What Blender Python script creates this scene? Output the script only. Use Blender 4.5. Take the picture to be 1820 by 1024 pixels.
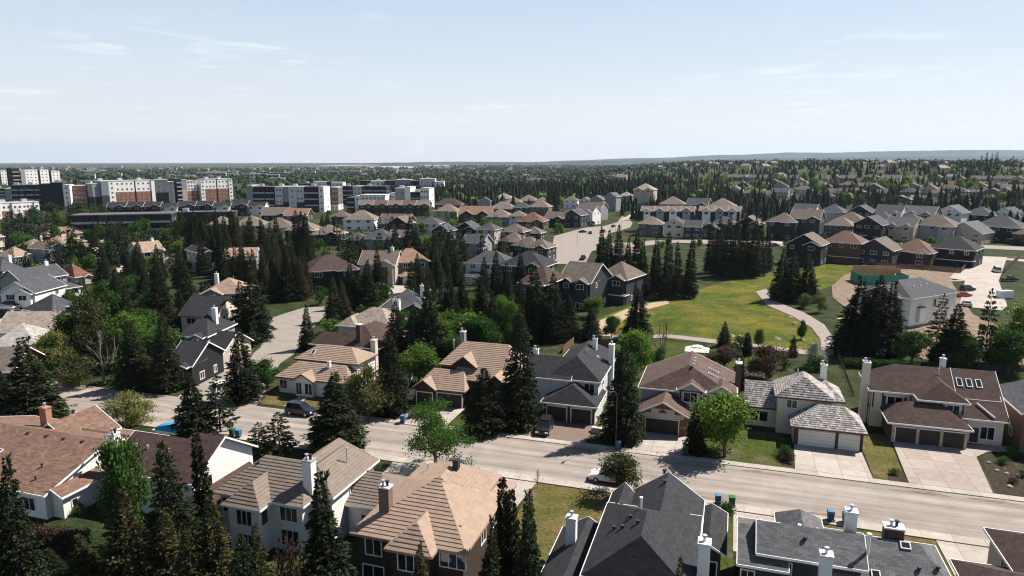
import bpy, math, random
import numpy as np
from mathutils import Vector, Matrix
# ---------------------------------------------------------------- camera, light, sky
for o in list(bpy.data.objects): bpy.data.objects.remove(o)
SC = bpy.context.scene; COL = SC.collection
W0, H0, FPX, PIT, CAMZ = 1820., 1024., 1230., math.radians(10.35), 38.
cam = bpy.data.cameras.new('camera'); camo = bpy.data.objects.new('camera', cam); COL.objects.link(camo)
cam.sensor_fit = 'HORIZONTAL'; cam.sensor_width = 36.; cam.lens = FPX/W0*36.
cam.clip_start = .5; cam.clip_end = 60000.
camo.location = (0, 0, CAMZ); camo.rotation_euler = (math.radians(90)-PIT, 0, 0)
SC.camera = camo
SC.render.resolution_x = 1024; SC.render.resolution_y = 576
vs = SC.view_settings; vs.view_transform = 'Standard'; vs.look = 'None'; vs.gamma = 1.; vs.use_curve_mapping = False
vs.exposure = 0.98
SUN_AZ, SUN_EL = math.radians(26.), math.radians(50.)     # azimuth from +X towards +Y
sd = Vector((math.cos(SUN_AZ)*math.cos(SUN_EL), math.sin(SUN_AZ)*math.cos(SUN_EL), math.sin(SUN_EL)))
sl = bpy.data.lights.new('sun', 'SUN'); sl.energy = 5.; sl.angle = math.radians(.53); sl.color = (1., .925, .84)
so = bpy.data.objects.new('sun', sl); COL.objects.link(so); so.rotation_euler = sd.to_track_quat('Z', 'Y').to_euler()
so.location = (300, 150, 400)
SC.render.engine = 'CYCLES'
SC.cycles.filter_width = 1.15; SC.cycles.max_bounces = 5; SC.cycles.diffuse_bounces = 1; SC.cycles.glossy_bounces = 2; SC.cycles.transmission_bounces = 2
SC.cycles.transparent_max_bounces = 6; SC.cycles.volume_bounces = 0; SC.cycles.use_denoising = True
SC.cycles.caustics_reflective = False; SC.cycles.caustics_refractive = False
world = bpy.data.worlds.new('World'); SC.world = world; world.use_nodes = True
nt = world.node_tree; nt.nodes.clear()
def N(nt, t, **kw):
    n = nt.nodes.new(t)
    for k, v in kw.items():
        if k.startswith('i_'): n.inputs[k[2:].replace('_', ' ')].default_value = v
        else: setattr(n, k, v)
    return n
def L(nt, a, b): nt.links.new(a, b)
sky = N(nt, 'ShaderNodeTexSky', sky_type='NISHITA', sun_disc=False)
sky.sun_elevation = SUN_EL; sky.sun_rotation = math.radians(90.)-SUN_AZ
sky.altitude = 1000.; sky.air_density = 1.0; sky.dust_density = 1.0; sky.ozone_density = 1.5
wgeo = N(nt, 'ShaderNodeTexCoord')
sep = N(nt, 'ShaderNodeSeparateXYZ'); L(nt, wgeo.outputs['Generated'], sep.inputs[0])
# thin wisps of cloud: noise on the direction projected on a high flat layer
zc = N(nt, 'ShaderNodeMath', operation='MAXIMUM'); L(nt, sep.outputs[2], zc.inputs[0]); zc.inputs[1].default_value = .03
dv = N(nt, 'ShaderNodeVectorMath', operation='SCALE'); L(nt, wgeo.outputs['Generated'], dv.inputs[0])
iv = N(nt, 'ShaderNodeMath', operation='DIVIDE'); iv.inputs[0].default_value = 1.; L(nt, zc.outputs[0], iv.inputs[1]); L(nt, iv.outputs[0], dv.inputs['Scale'])
n1 = N(nt, 'ShaderNodeTexNoise', i_Scale=1.5, i_Detail=9., i_Roughness=.6, i_Distortion=.5); L(nt, dv.outputs[0], n1.inputs['Vector'])
n2 = N(nt, 'ShaderNodeTexNoise', i_Scale=.38, i_Detail=3.); L(nt, dv.outputs[0], n2.inputs['Vector'])
r1 = N(nt, 'ShaderNodeMapRange'); L(nt, n1.outputs[0], r1.inputs[0]); r1.inputs[1].default_value = .5; r1.inputs[2].default_value = .82
r2 = N(nt, 'ShaderNodeMapRange'); L(nt, n2.outputs[0], r2.inputs[0]); r2.inputs[1].default_value = .5; r2.inputs[2].default_value = .66
mm = N(nt, 'ShaderNodeMath', operation='MULTIPLY'); L(nt, r1.outputs[0], mm.inputs[0]); L(nt, r2.outputs[0], mm.inputs[1])
m2 = N(nt, 'ShaderNodeMath', operation='MULTIPLY'); L(nt, mm.outputs[0], m2.inputs[0]); m2.inputs[1].default_value = .4
mixc = N(nt, 'ShaderNodeMix', data_type='RGBA'); L(nt, m2.outputs[0], mixc.inputs[0]); L(nt, sky.outputs[0], mixc.inputs[6]); mixc.inputs[7].default_value = (15., 14.8, 14.6, 1)
# bright thin veil of haze low over the horizon, clear blue higher up
vc = N(nt, 'ShaderNodeMix', data_type='RGBA'); vk = N(nt, 'ShaderNodeMapRange', interpolation_type='SMOOTHSTEP'); L(nt, sep.outputs[2], vk.inputs[0]); vk.inputs[1].default_value = 0.; vk.inputs[2].default_value = .26
L(nt, vk.outputs[0], vc.inputs[0]); vc.inputs[6].default_value = (10.1, 10.05, 10., 1); vc.inputs[7].default_value = (6.6, 8.2, 9.8, 1)
veil = N(nt, 'ShaderNodeMix', data_type='RGBA'); L(nt, sky.outputs[0], veil.inputs[6]); L(nt, vc.outputs[2], veil.inputs[7])
vr = N(nt, 'ShaderNodeMapRange', interpolation_type='SMOOTHSTEP'); L(nt, sep.outputs[2], vr.inputs[0]); vr.inputs[1].default_value = .2; vr.inputs[2].default_value = .5; vr.inputs[3].default_value = .78; vr.inputs[4].default_value = 0.; L(nt, vr.outputs[0], veil.inputs[0])
L(nt, veil.outputs[2], mixc.inputs[6])
bg = N(nt, 'ShaderNodeBackground'); bg.inputs[1].default_value = .05
wo = N(nt, 'ShaderNodeOutputWorld'); L(nt, mixc.outputs[2], bg.inputs[0]); L(nt, bg.outputs[0], wo.inputs[0])
# ---------------------------------------------------------------- where a picture point lies on the ground
CP, SP = math.cos(PIT), math.sin(PIT)
def sst(a, b, x):
    t = min(1., max(0., (x-a)/(b-a))); return t*t*(3-2*t)
def T(x, y):                                   # height of the land: flat near, a slow rise far to the right
    r = math.hypot(x, y)
    return 30.*sst(-160, 420, x-.12*y)*sst(215, 1250, y)*(1-sst(2200, 5200, r))
def ray(px, py):
    dx = (px-910)/FPX; dy = -(py-512)/FPX
    return dx, CP+dy*SP, -SP+dy*CP
def at(px, py, z=None):
    d = ray(px, py)
    if z is not None:
        t = (z-CAMZ)/d[2]; return Vector((d[0]*t, d[1]*t, z))
    if d[2] > -.0006: t = 9000.
    else:
        t = -CAMZ/d[2]
        for _ in range(12): t = .5*t+.5*(T(d[0]*t, d[1]*t)-CAMZ)/d[2]
    return Vector((d[0]*t, d[1]*t, T(d[0]*t, d[1]*t)))
def pix(p):
    dz = p[2]-CAMZ; f = p[1]*CP-dz*SP; up = p[1]*SP+dz*CP
    return 910+FPX*p[0]/f, 512-FPX*up/f
def height(p, ty):                             # height at which a post standing at p reaches picture row ty
    lo, hi = 0., 80.
    for _ in range(30):
        m = (lo+hi)/2
        if pix((p[0], p[1], p[2]+m))[1] > ty: lo = m
        else: hi = m
    return lo
def mpp(p):                                    # metres per picture pixel at p
    return (p[1]*CP-(p[2]-CAMZ)*SP)/FPX
SA = math.atan2(-.304, .953); CU, SU = math.cos(SA), math.sin(SA)
def UV(u, v, z=0.): return Vector((u*CU-v*SU, u*SU+v*CU, z))   # the main street's own axes: u along it, v away from the camera
# ---------------------------------------------------------------- mesh helpers
class MB:
    def __init__(s): s.v = []; s.f = []; s.uv = []; s.mi = []; s.cur = 0
    def face(s, pts, uv=None):
        i = len(s.v); s.v += [tuple(p) for p in pts]; s.f.append(tuple(range(i, i+len(pts))))
        s.uv.append(uv if uv else [(0., 0.)]*len(pts)); s.mi.append(s.cur)
    def box(s, x0, x1, y0, y1, z0, z1, M=None, bottom=True, taper=0.):
        tx, ty = (x1-x0)*taper/2, (y1-y0)*taper/2
        p = [(x0, y0, z0), (x1, y0, z0), (x1, y1, z0), (x0, y1, z0), (x0+tx, y0+ty, z1), (x1-tx, y0+ty, z1), (x1-tx, y1-ty, z1), (x0+tx, y1-ty, z1)]
        if M is not None: p = [tuple(M @ Vector(q)) for q in p]
        for a in ((0, 1, 5, 4), (1, 2, 6, 5), (2, 3, 7, 6), (3, 0, 4, 7), (4, 5, 6, 7)) + (((3, 2, 1, 0),) if bottom else ()):
            q = [p[k] for k in a]
            e = (Vector(q[1])-Vector(q[0])).length; h = (Vector(q[3])-Vector(q[0])).length
            s.face(q, [(0, 0), (e, 0), (e, h), (0, h)])
    def tube(s, a, b, r0, r1=None, n=8, cap=True):
        a, b = Vector(a), Vector(b); r1 = r0 if r1 is None else r1
        d = (b-a).normalized(); x = d.orthogonal().normalized(); y = d.cross(x)
        ca = [a+(x*math.cos(2*math.pi*k/n)+y*math.sin(2*math.pi*k/n))*r0 for k in range(n)]
        cb = [b+(x*math.cos(2*math.pi*k/n)+y*math.sin(2*math.pi*k/n))*r1 for k in range(n)]
        for k in range(n): s.face([ca[k], ca[(k+1) % n], cb[(k+1) % n], cb[k]])
        if cap: s.face(cb); s.face(ca[::-1])
    def mesh(s, name, mats):
        me = bpy.data.meshes.new(name); me.from_pydata(s.v, [], s.f)
        for m in (mats if isinstance(mats, (list, tuple)) else [mats]): me.materials.append(m)
        u = me.uv_layers.new(name='UVMap'); u.data.foreach_set('uv', [c for f in s.uv for p in f for c in p])
        if any(s.mi): me.polygons.foreach_set('material_index', s.mi)
        me.update(); return me
    def build(s, name, mats, parent=None, loc=None, rz=0.):
        return link(name, s.mesh(name, mats), parent, loc, rz)
def link(name, me, parent=None, loc=None, rz=0.):
    o = bpy.data.objects.new(name, me); COL.objects.link(o)
    if parent: o.parent = parent
    if loc is not None: o.location = loc
    if rz: o.rotation_euler = (0, 0, rz)
    return o
def tag(o, label=None, cat=None, group=None, kind=None):
    if label: o['label'] = label
    if cat: o['category'] = cat
    if group: o['group'] = group
    if kind: o['kind'] = kind
    return o
def thing(name, label, cat, loc, rz=0., group=None):
    o = bpy.data.objects.new(name, None); COL.objects.link(o); o.location = loc; o.rotation_euler = (0, 0, rz); o.empty_display_size = .5
    return tag(o, label, cat, group)
ORD = 'leftmost second third fourth fifth sixth seventh eighth ninth tenth eleventh twelfth thirteenth fourteenth fifteenth sixteenth'.split()
def nth(i, n): return 'leftmost' if i == 0 else ('rightmost' if i == n-1 else ORD[i]+' from left')
# ---------------------------------------------------------------- materials (all procedural)
MATS = {}
def lin(c): return tuple(c)+(1.,)
def mat(name, col, rough=.8, var=.18, scale=1.2, spec=.25, bump=0., kind='plain', col2=None, bscale=None, metal=0., row=.2):
    key = (name, tuple(col), kind)
    if key in MATS: return MATS[key]
    m = bpy.data.materials.new(name); m.use_nodes = True; t = m.node_tree
    b = t.nodes['Principled BSDF']; b.inputs['Roughness'].default_value = rough; b.inputs['Specular IOR Level'].default_value = spec; b.inputs['Metallic'].default_value = metal
    tc = N(t, 'ShaderNodeTexCoord'); ob = tc.outputs['Object']
    nz = N(t, 'ShaderNodeTexNoise', i_Scale=scale, i_Detail=6., i_Roughness=.65); L(t, ob, nz.inputs['Vector'])
    hi = [min(1., c*(1+var)) for c in col]; lo = [c*(1-var) for c in col]
    if col2: hi = col2; lo = col
    mx = N(t, 'ShaderNodeMix', data_type='RGBA'); mr = N(t, 'ShaderNodeMapRange'); L(t, nz.outputs[0], mr.inputs[0]); mr.inputs[1].default_value = .3; mr.inputs[2].default_value = .7
    L(t, mr.outputs[0], mx.inputs[0]); mx.inputs[6].default_value = lin(lo); mx.inputs[7].default_value = lin(hi)
    out = mx.outputs[2]; hgt = nz.outputs[0]
    if kind in ('shingle', 'brick', 'siding', 'shake', 'panel'):
        br = N(t, 'ShaderNodeTexBrick'); L(t, tc.outputs['UV'], br.inputs['Vector'])
        br.inputs['Scale'].default_value = 1.
        w, h, ms = {'shingle': (.55, .22, .02), 'brick': (.24, .085, .012), 'siding': (40., .2, .014), 'shake': (.3, .34, .02), 'panel': (1.2, .52, .03)}[kind]
        br.inputs['Brick Width'].default_value = w; br.inputs['Row Height'].default_value = h; br.inputs['Mortar Size'].default_value = ms
        br.inputs['Mortar Smooth'].default_value = .3; br.inputs['Bias'].default_value = 0.
        a, c, mo = {'shingle': (.72, 1.25, .62), 'brick': (.75, 1.25, 1.3), 'siding': (.98, 1.02, .7), 'shake': (.55, 1.45, .4), 'panel': (.97, 1.03, .6)}[kind]
        br.inputs['Color1'].default_value = (a, a, a, 1); br.inputs['Color2'].default_value = (c, c, c, 1); br.inputs['Mortar'].default_value = (mo, mo, mo, 1)
        mu = N(t, 'ShaderNodeMix', data_type='RGBA', blend_type='MULTIPLY'); mu.inputs[0].default_value = 1.; L(t, out, mu.inputs[6]); L(t, br.outputs['Color'], mu.inputs[7])
        out = mu.outputs[2]; hgt = br.outputs['Fac']; bump = bump or .0
    if kind == 'slab':
        mp = N(t, 'ShaderNodeMapping'); L(t, ob, mp.inputs[0]); mp.inputs['Rotation'].default_value = (0, 0, math.radians(17.7))
        br = N(t, 'ShaderNodeTexBrick'); br.offset = 0.; L(t, mp.outputs[0], br.inputs['Vector']); br.inputs['Scale'].default_value = 1.; br.inputs['Brick Width'].default_value = 2.9; br.inputs['Row Height'].default_value = 3.1; br.inputs['Mortar Size'].default_value = .035
        br.inputs['Color1'].default_value = (.9, .9, .9, 1); br.inputs['Color2'].default_value = (1.08, 1.08, 1.08, 1); br.inputs['Mortar'].default_value = (.6, .58, .55, 1)
        n4 = N(t, 'ShaderNodeTexNoise', i_Scale=14., i_Detail=2.); L(t, ob, n4.inputs['Vector']); r4 = N(t, 'ShaderNodeMapRange'); L(t, n4.outputs[0], r4.inputs[0]); r4.inputs[3].default_value = .82; r4.inputs[4].default_value = 1.18
        for src in (br.outputs['Color'], r4.outputs[0]):
            mu = N(t, 'ShaderNodeMix', data_type='RGBA', blend_type='MULTIPLY'); mu.inputs[0].default_value = 1.; L(t, out, mu.inputs[6]); L(t, src, mu.inputs[7]); out = mu.outputs[2]
    if kind == 'turf':
        for sc_, lo_, hi_, c_ in ((1.6, .5, .72, 1), (.17, .52, .68, 2), (2.6, .25, .75, 3)):
            n4 = N(t, 'ShaderNodeTexNoise', i_Scale=sc_, i_Detail=5., i_Roughness=.7); L(t, ob, n4.inputs['Vector']); r4 = N(t, 'ShaderNodeMapRange'); L(t, n4.outputs[0], r4.inputs[0]); r4.inputs[1].default_value = lo_; r4.inputs[2].default_value = hi_
            mu = N(t, 'ShaderNodeMix', data_type='RGBA', blend_type='MIX' if c_ < 3 else 'MULTIPLY'); L(t, out, mu.inputs[6])
            if c_ < 3: L(t, r4.outputs[0], mu.inputs[0]); mu.inputs[7].default_value = lin(col2 if c_ == 1 else [q*.8+.03 for q in (col2[0]*1.25, col2[1]*.95, col2[2]*1.2)])
            else: r4.inputs[3].default_value = .42; r4.inputs[4].default_value = 1.6; mu.inputs[0].default_value = 1.; L(t, r4.outputs[0], mu.inputs[7])
            out = mu.outputs[2]
    L(t, out, b.inputs['Base Color'])
    if bump:
        bp = N(t, 'ShaderNodeBump'); bp.inputs['Strength'].default_value = bump; bp.inputs['Distance'].default_value = .05
        nb = N(t, 'ShaderNodeTexNoise', i_Scale=bscale or scale*8, i_Detail=4.); L(t, ob, nb.inputs['Vector'])
        L(t, nb.outputs[0], bp.inputs['Height']); L(t, bp.outputs[0], b.inputs['Normal'])
    MATS[key] = m; return m
def leafmat(name, c1, c2, rough=.75, trans=.25):
    m = bpy.data.materials.new(name); m.use_nodes = True; t = m.node_tree; b = t.nodes['Principled BSDF']
    g = N(t, 'ShaderNodeNewGeometry'); oi = N(t, 'ShaderNodeObjectInfo')
    rp = N(t, 'ShaderNodeMix', data_type='RGBA'); L(t, g.outputs['Random Per Island'], rp.inputs[0]); rp.inputs[6].default_value = lin(c1); rp.inputs[7].default_value = lin(c2)
    hs = N(t, 'ShaderNodeHueSaturation'); L(t, rp.outputs[2], hs.inputs['Color'])
    v = N(t, 'ShaderNodeMapRange'); L(t, oi.outputs['Random'], v.inputs[0]); v.inputs[3].default_value = .75; v.inputs[4].default_value = 1.3; L(t, v.outputs[0], hs.inputs['Value'])
    h = N(t, 'ShaderNodeMapRange'); L(t, oi.outputs['Random'], h.inputs[0]); h.inputs[3].default_value = .515; h.inputs[4].default_value = .488; L(t, h.outputs[0], hs.inputs['Hue'])
    b.inputs['Roughness'].default_value = rough; b.inputs['Specular IOR Level'].default_value = .2; L(t, hs.outputs[0], b.inputs['Base Color'])
    if trans:
        tr = N(t, 'ShaderNodeBsdfTranslucent'); L(t, hs.outputs[0], tr.inputs['Color'])
        ms = N(t, 'ShaderNodeMixShader'); ms.inputs[0].default_value = trans
        L(t, b.outputs[0], ms.inputs[1]); L(t, tr.outputs[0], ms.inputs[2]); L(t, ms.outputs[0], t.nodes['Material Output'].inputs['Surface'])
    return m
def glassmat():
    m = mat('window_glass', (.012, .016, .022), rough=.06, var=.3, scale=.4, spec=.6); return m
GLASS = glassmat()
WHITE = mat('white_paint', (.74, .73, .71), rough=.6, var=.05)
RC = dict(brown=(.105, .062, .046), dbrown=(.058, .037, .031), tan=(.27, .198, .15), beige=(.27, .225, .185), charcoal=(.026, .027, .031), slate=(.060, .063, .072),
          taupe=(.125, .10, .084), grey=(.098, .098, .104), otan=(.205, .13, .09), red=(.15, .068, .045), shakec=(.30, .28, .265), btan=(.125, .080, .062), nbrown=(.098, .062, .052), rbrown=(.15, .092, .066), stan=(.165, .134, .11))
def roofmat(c, kind='shingle'):
    if kind == 'shake': return mat('cedar_shake_roof', RC[c], rough=.9, var=.4, scale=1.6, kind='shake', bump=.4, bscale=9.)
    if kind == 'tile': return mat('concrete_tile_roof', RC[c], rough=.85, var=.16, scale=1.4, bump=.3, bscale=14.)
    return mat(c+'_shingle_roof', RC[c], rough=.92, var=.22, scale=.9, kind='shingle', bump=.25, bscale=16.)
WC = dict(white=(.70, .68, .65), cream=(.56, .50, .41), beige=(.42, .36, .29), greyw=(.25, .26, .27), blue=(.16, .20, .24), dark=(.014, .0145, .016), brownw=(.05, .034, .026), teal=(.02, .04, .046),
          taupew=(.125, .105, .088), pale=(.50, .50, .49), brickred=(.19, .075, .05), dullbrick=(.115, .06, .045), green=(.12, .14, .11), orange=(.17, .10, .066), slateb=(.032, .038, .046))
def wallmat(c):
    if c == 'brickred': return mat('brick_wall', WC[c], kind='brick', rough=.9, var=.2)
    if c in ('white', 'cream', 'pale'): return mat(c+'_stucco_wall', WC[c], rough=.9, var=.07, bump=.15, bscale=20.)
    return mat(c+'_siding_wall', WC[c], kind='siding', rough=.75, var=.1)
# ---------------------------------------------------------------- houses
def clip_s(poly, sf, lo, hi):
    for sgn, lim in ((1, lo), (-1, hi)):
        out = []
        for i in range(len(poly)):
            a, b = poly[i], poly[(i+1) % len(poly)]
            da, db = sgn*(sf(a)-lim), sgn*(sf(b)-lim)
            if da >= 0: out.append(a)
            if (da > 0 and db < 0) or (da < 0 and db > 0): out.append(a+(b-a)*(da/(da-db)))
        poly = out
        if len(poly) < 3: return []
    return poly
def roof_plane(mb, pts, step=0., rise=.05):
    """one roof slope; pts[0]-pts[1] is its eave. With step>0 the courses are real steps."""
    P = [Vector(p) for p in pts]; e = (P[1]-P[0]).normalized(); n = (P[1]-P[0]).cross(P[-1]-P[0]).normalized()
    s = n.cross(e); o = P[0]
    uvf = lambda p: (e.dot(p-o), s.dot(p-o))
    if not step: mb.face(P, [uvf(p) for p in P]); return
    sf = lambda p: s.dot(p-o); top = max(sf(p) for p in P); k = 0
    while k*step < top-1e-3:
        lo, hi = k*step, min(top, (k+1)*step)
        q = clip_s(P, sf, lo, hi); k += 1
        if len(q) < 3: continue
        r = [p+n*(rise*(1-(sf(p)-lo)/step)) for p in q]
        mb.face(r, [uvf(p) for p in q])
        for i in range(len(q)):
            j = (i+1) % len(q)
            if abs(sf(q[i])-lo) < 1e-4 and abs(sf(q[j])-lo) < 1e-4: mb.face([q[i], q[j], r[j], r[i]], [uvf(q[i]), uvf(q[j]), uvf(q[j]), uvf(q[i])])
def ridge(v):
    x0, x1, y0, y1, ze, zr, ax, e0, e1 = v[:9]
    hs = ((y1-y0) if ax == 'x' else (x1-x0))/2; ln = (x1-x0) if ax == 'x' else (y1-y0)
    e0 = hs if e0 < 0 else e0; e1 = hs if e1 < 0 else e1
    if e0+e1 > ln-.02: k = (ln-.02)/(e0+e1); e0 *= k; e1 *= k
    return e0, e1
def vol(rb, fb, wb, v, idx, step, inset=.45):
    x0, x1, y0, y1, ze, zr, ax, e0, e1 = v[:9]; zb = v[9] if len(v) > 9 else -.6
    d0, d1 = ridge(v)
    M = lambda x, y, z: Vector((x, y, z))
    if ax == 'x': a0, a1, b0, b1 = x0, x1, y0, y1
    else: a0, a1, b0, b1 = y0, y1, x0, x1; M = lambda a, b, z: Vector((x0+x1-b, a, z))
    bm = (b0+b1)/2
    A, B, C, D = M(a0, b0, ze), M(a1, b0, ze), M(a1, b1, ze), M(a0, b1, ze)
    R0, R1 = M(a0+d0, bm, zr), M(a1-d1, bm, zr)
    pl = [[A, B, R1, R0], [C, D, R0, R1]]
    if d0 > 0: pl.append([D, A, R0])
    if d1 > 0: pl.append([B, C, R1])
    dn = Vector((0, 0, -.16))
    for p in pl:
        roof_plane(rb, p, step); rb.face([q+dn for q in reversed(p)])
    def board(p, q, h=.2, t=.05):
        d = (q-p); o = Vector((d.y, -d.x, 0)).normalized()*t; u = Vector((0, 0, .025)); w = Vector((0, 0, -h))
        P = [p-o*.2, q-o*.2, q+o, p+o]
        T_ = [k+u for k in P]; Bt = [k+w for k in P]
        for i in range(4):
            j = (i+1) % 4; fb.face([Bt[i], Bt[j], T_[j], T_[i]])
        fb.face(T_); fb.face(Bt[::-1])
    board(A, B); board(C, D)
    if d0 > 0: board(D, A)
    else: board(D, R0); board(R0, A)
    if d1 > 0: board(B, C)
    else: board(B, R1); board(R1, C)
    i = inset+idx*.017; zt = ze-.05
    wx0, wx1, wy0, wy1 = x0+i, x1-i, y0+i, y1-i
    if zb < ze-.3:
        wb.box(wx0, wx1, wy0, wy1, zb, zt, bottom=False)
        sl = (zr-ze)/(bm-b0)
        for end, d, av in ((0, d0, a0+i), (1, d1, a1-i)):
            if d > .01: continue
            zt2 = zr-.17
            p = [M(av, b0+i, zt), M(av, b1-i, zt), M(av, b1-i, ze+sl*i-.17), M(av, bm, zt2), M(av, b0+i, ze+sl*i-.17)]
            if end == 0: p = p[::-1]
            uv = [((q.x+q.y), q.z) for q in p]
            wb.face(p, uv)
    return (wx0, wx1, wy0, wy1)
WINC = {}
def window_meshes(w, h, fm, mull):
    k = (round(w, 2), round(h, 2), fm.name, mull)
    if k not in WINC:
        f = MB(); t = .1
        f.box(-w/2-t, w/2+t, -.07, 0, -t, 0); f.box(-w/2-t, w/2+t, -.07, 0, h, h+t)
        f.box(-w/2-t, -w/2, -.07, 0, 0, h); f.box(w/2, w/2+t, -.07, 0, 0, h)
        for j in range(1, mull): x = -w/2+w*j/mull; f.box(x-.035, x+.035, -.055, 0, 0, h)
        g = MB(); g.face([(-w/2, -.025, 0), (w/2, -.025, 0), (w/2, -.025, h), (-w/2, -.025, h)])
        WINC[k] = (f.mesh('window_frame', fm), g.mesh('window_pane', GLASS))
    return WINC[k]
def window(parent, side, pos, plane, z, w, h, fm=None, mull=2):
    fm = fm or WHITE; a, b = window_meshes(w, h, fm, mull)
    loc, rz = {'s': ((pos, plane, z), 0.), 'n': ((pos, plane, z), math.pi), 'e': ((plane, pos, z), math.pi/2), 'w': ((plane, pos, z), -math.pi/2)}[side]
    o = link('window', a, parent, loc, rz); link('pane', b, o); return o
def garage_door(parent, side, pos, plane, w, h, m, z=0.05):
    k = ('gd', round(w, 2), round(h, 2), m.name)
    if k not in WINC:
        g = MB(); n = 4
        for j in range(n):
            z0 = h*j/n; z1 = h*(j+1)/n-.025
            g.box(-w/2, w/2, -.05, 0, z0, z1)
            c = max(2, int(w/.62))
            for q in range(c): x0 = -w/2+w*(q+.14)/c; x1 = -w/2+w*(q+.86)/c; g.box(x0, x1, -.068, -.051, z0+.1, z1-.1)
        fr = MB(); fr.box(-w/2-.14, -w/2, -.09, 0, 0, h+.14); fr.box(w/2, w/2+.14, -.09, 0, 0, h+.14); fr.box(-w/2, w/2, -.09, 0, h, h+.14)
        WINC[k] = (g.mesh('garage_door', m), fr.mesh('door_frame', WHITE))
    a, b = WINC[k]
    loc, rz = {'s': ((pos, plane, z), 0.), 'e': ((plane, pos, z), math.pi/2), 'w': ((plane, pos, z), -math.pi/2)}[side]
    o = link('garage_door', a, parent, loc, rz); link('door_frame', b, o); return o
METAL = mat('galvanised_metal', (.55, .56, .58), rough=.4, metal=.6, var=.1)
DARKM = mat('dark_metal', (.03, .03, .035), rough=.5, var=.1)
def chimney(parent, x, y, z0, z1, w=.9, d=.9, m=None, pots=1, capm=None):
    m = m or WHITE; c = MB(); c.box(x-w/2, x+w/2, y-d/2, y+d/2, z0, z1); o = c.build('chimney', m, parent)
    q = MB(); q.box(x-w/2-.07, x+w/2+.07, y-d/2-.07, y+d/2+.07, z1, z1+.14); q.build('chimney_cap', capm or mat('chimney_cap_metal', (.62, .62, .62), rough=.5, var=.06), o)
    for k in range(pots):
        px_ = x+(k-(pots-1)/2)*.42; f = MB(); f.tube((px_, y, z1+.14), (px_, y, z1+.5), .13, n=10); f.tube((px_, y, z1+.56), (px_, y, z1+.66), .19, n=10); f.tube((px_, y, z1+.5), (px_, y, z1+.56), .07, n=6)
        f.build('flue', METAL if k % 2 == 0 else DARKM, o)
    return o
def pipe(parent, x, y, z, h=.6, r=.07, m=None):
    f = MB(); f.tube((x, y, z-.3), (x, y, z+h), r, n=8); f.tube((x, y, z+h), (x, y, z+h+.12), r*1.7, r*1.5, n=8); return f.build('vent_pipe', m or METAL, parent)
def roof_vent(parent, x, y, z, m=None, s=.2):
    f = MB(); f.box(x-s, x+s, y-s, y+s, z-.25, z+.16, taper=.25); return f.build('roof_vent', m or mat('white_vent_metal', (.6, .6, .6), var=.05), parent)
def roofz(v, x, y):
    x0, x1, y0, y1, ze, zr, ax, e0, e1 = v[:9]; d0, d1 = ridge(v)
    if ax == 'x': h = (y1-y0)/2; q = min(y-y0, y1-y)/h; a, b = x-x0, x1-x
    else: h = (x1-x0)/2; q = min(x-x0, x1-x)/h; a, b = y-y0, y1-y
    if d0 > 0: q = min(q, a/d0)
    if d1 > 0: q = min(q, b/d1)
    return ze+(zr-ze)*q
def skylight(parent, v, x, y, w=.7, l=1.3):
    ax = v[6]; f = MB(); e = .01
    nx = (roofz(v, x-e, y)-roofz(v, x+e, y))/(2*e); ny = (roofz(v, x, y-e)-roofz(v, x, y+e))/(2*e)
    n = Vector((nx, ny, 1)).normalized(); a = n.cross(Vector((ny, -nx, 0))).normalized() if (nx or ny) else Vector((0, 1, 0)); b = a.cross(n)
    M = Matrix.Translation((x, y, roofz(v, x, y))) @ Matrix((b, a, n)).transposed().to_4x4()
    t = .09
    for q in ((-w/2, w/2, -l/2, -l/2+t), (-w/2, w/2, l/2-t, l/2), (-w/2, -w/2+t, -l/2+t, l/2-t), (w/2-t, w/2, -l/2+t, l/2-t)): f.box(*q, -.05, .14, M)
    o = f.build('skylight', mat('skylight_frame', (.5, .5, .5), rough=.5, var=.05), parent)
    g = MB(); g.face([M @ Vector(p) for p in ((-w/2+t, -l/2+t, .1), (w/2-t, -l/2+t, .1), (w/2-t, l/2-t, .1), (-w/2+t, l/2-t, .1))]); g.build('pane', GLASS, o); return o
def front_door(parent, side, pos, plane, z, m):
    d = MB(); d.box(-.48, .48, -.05, 0, 0, 2.05); d.box(-.33, -.05, -.065, -.051, .2, .9); d.box(.05, .33, -.065, -.051, .2, .9); d.box(-.33, .33, -.065, -.051, 1.1, 1.85)
    loc, rz = {'s': ((pos, plane, z), 0.), 'e': ((plane, pos, z), math.pi/2), 'w': ((plane, pos, z), -math.pi/2)}[side]
    return d.build('front_door', m, parent, loc, rz)
HOUSES = []
def house(label, loc, rz, vols, roof, wall, cat='house', group=None, step=0., kind='shingle', trim=None, name='house', vwalls=None):
    """root + wall, roof, fascia parts. vols: (x0,x1,y0,y1,eave z,ridge z,ridge axis,hip inset at each end[,base z]). Returns root and wall planes."""
    r = thing(name, label, cat, loc, rz, group)
    HOUSES.append((loc[0], loc[1], rz, min(v[0] for v in vols), max(v[1] for v in vols), min(v[2] for v in vols), max(v[3] for v in vols)))
    rb, fb = MB(), MB(); W = []
    wbs = {}
    for i, v in enumerate(vols):
        k = (vwalls or {}).get(i, wall); wb = wbs.setdefault(k, MB())
        W.append(vol(rb, fb, wb, v, i, step))
    for k, wb in wbs.items(): wb.build('wall', wallmat(k), r)
    rb.build('roof', roofmat(roof, kind), r)
    fb.build('fascia', WHITE if trim is None else trim, r)
    return r, W
def extra(parent, name, m, *boxes):
    for q in boxes: b = MB(); b.box(*q); o = b.build(name, m, parent)
    return o
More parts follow.
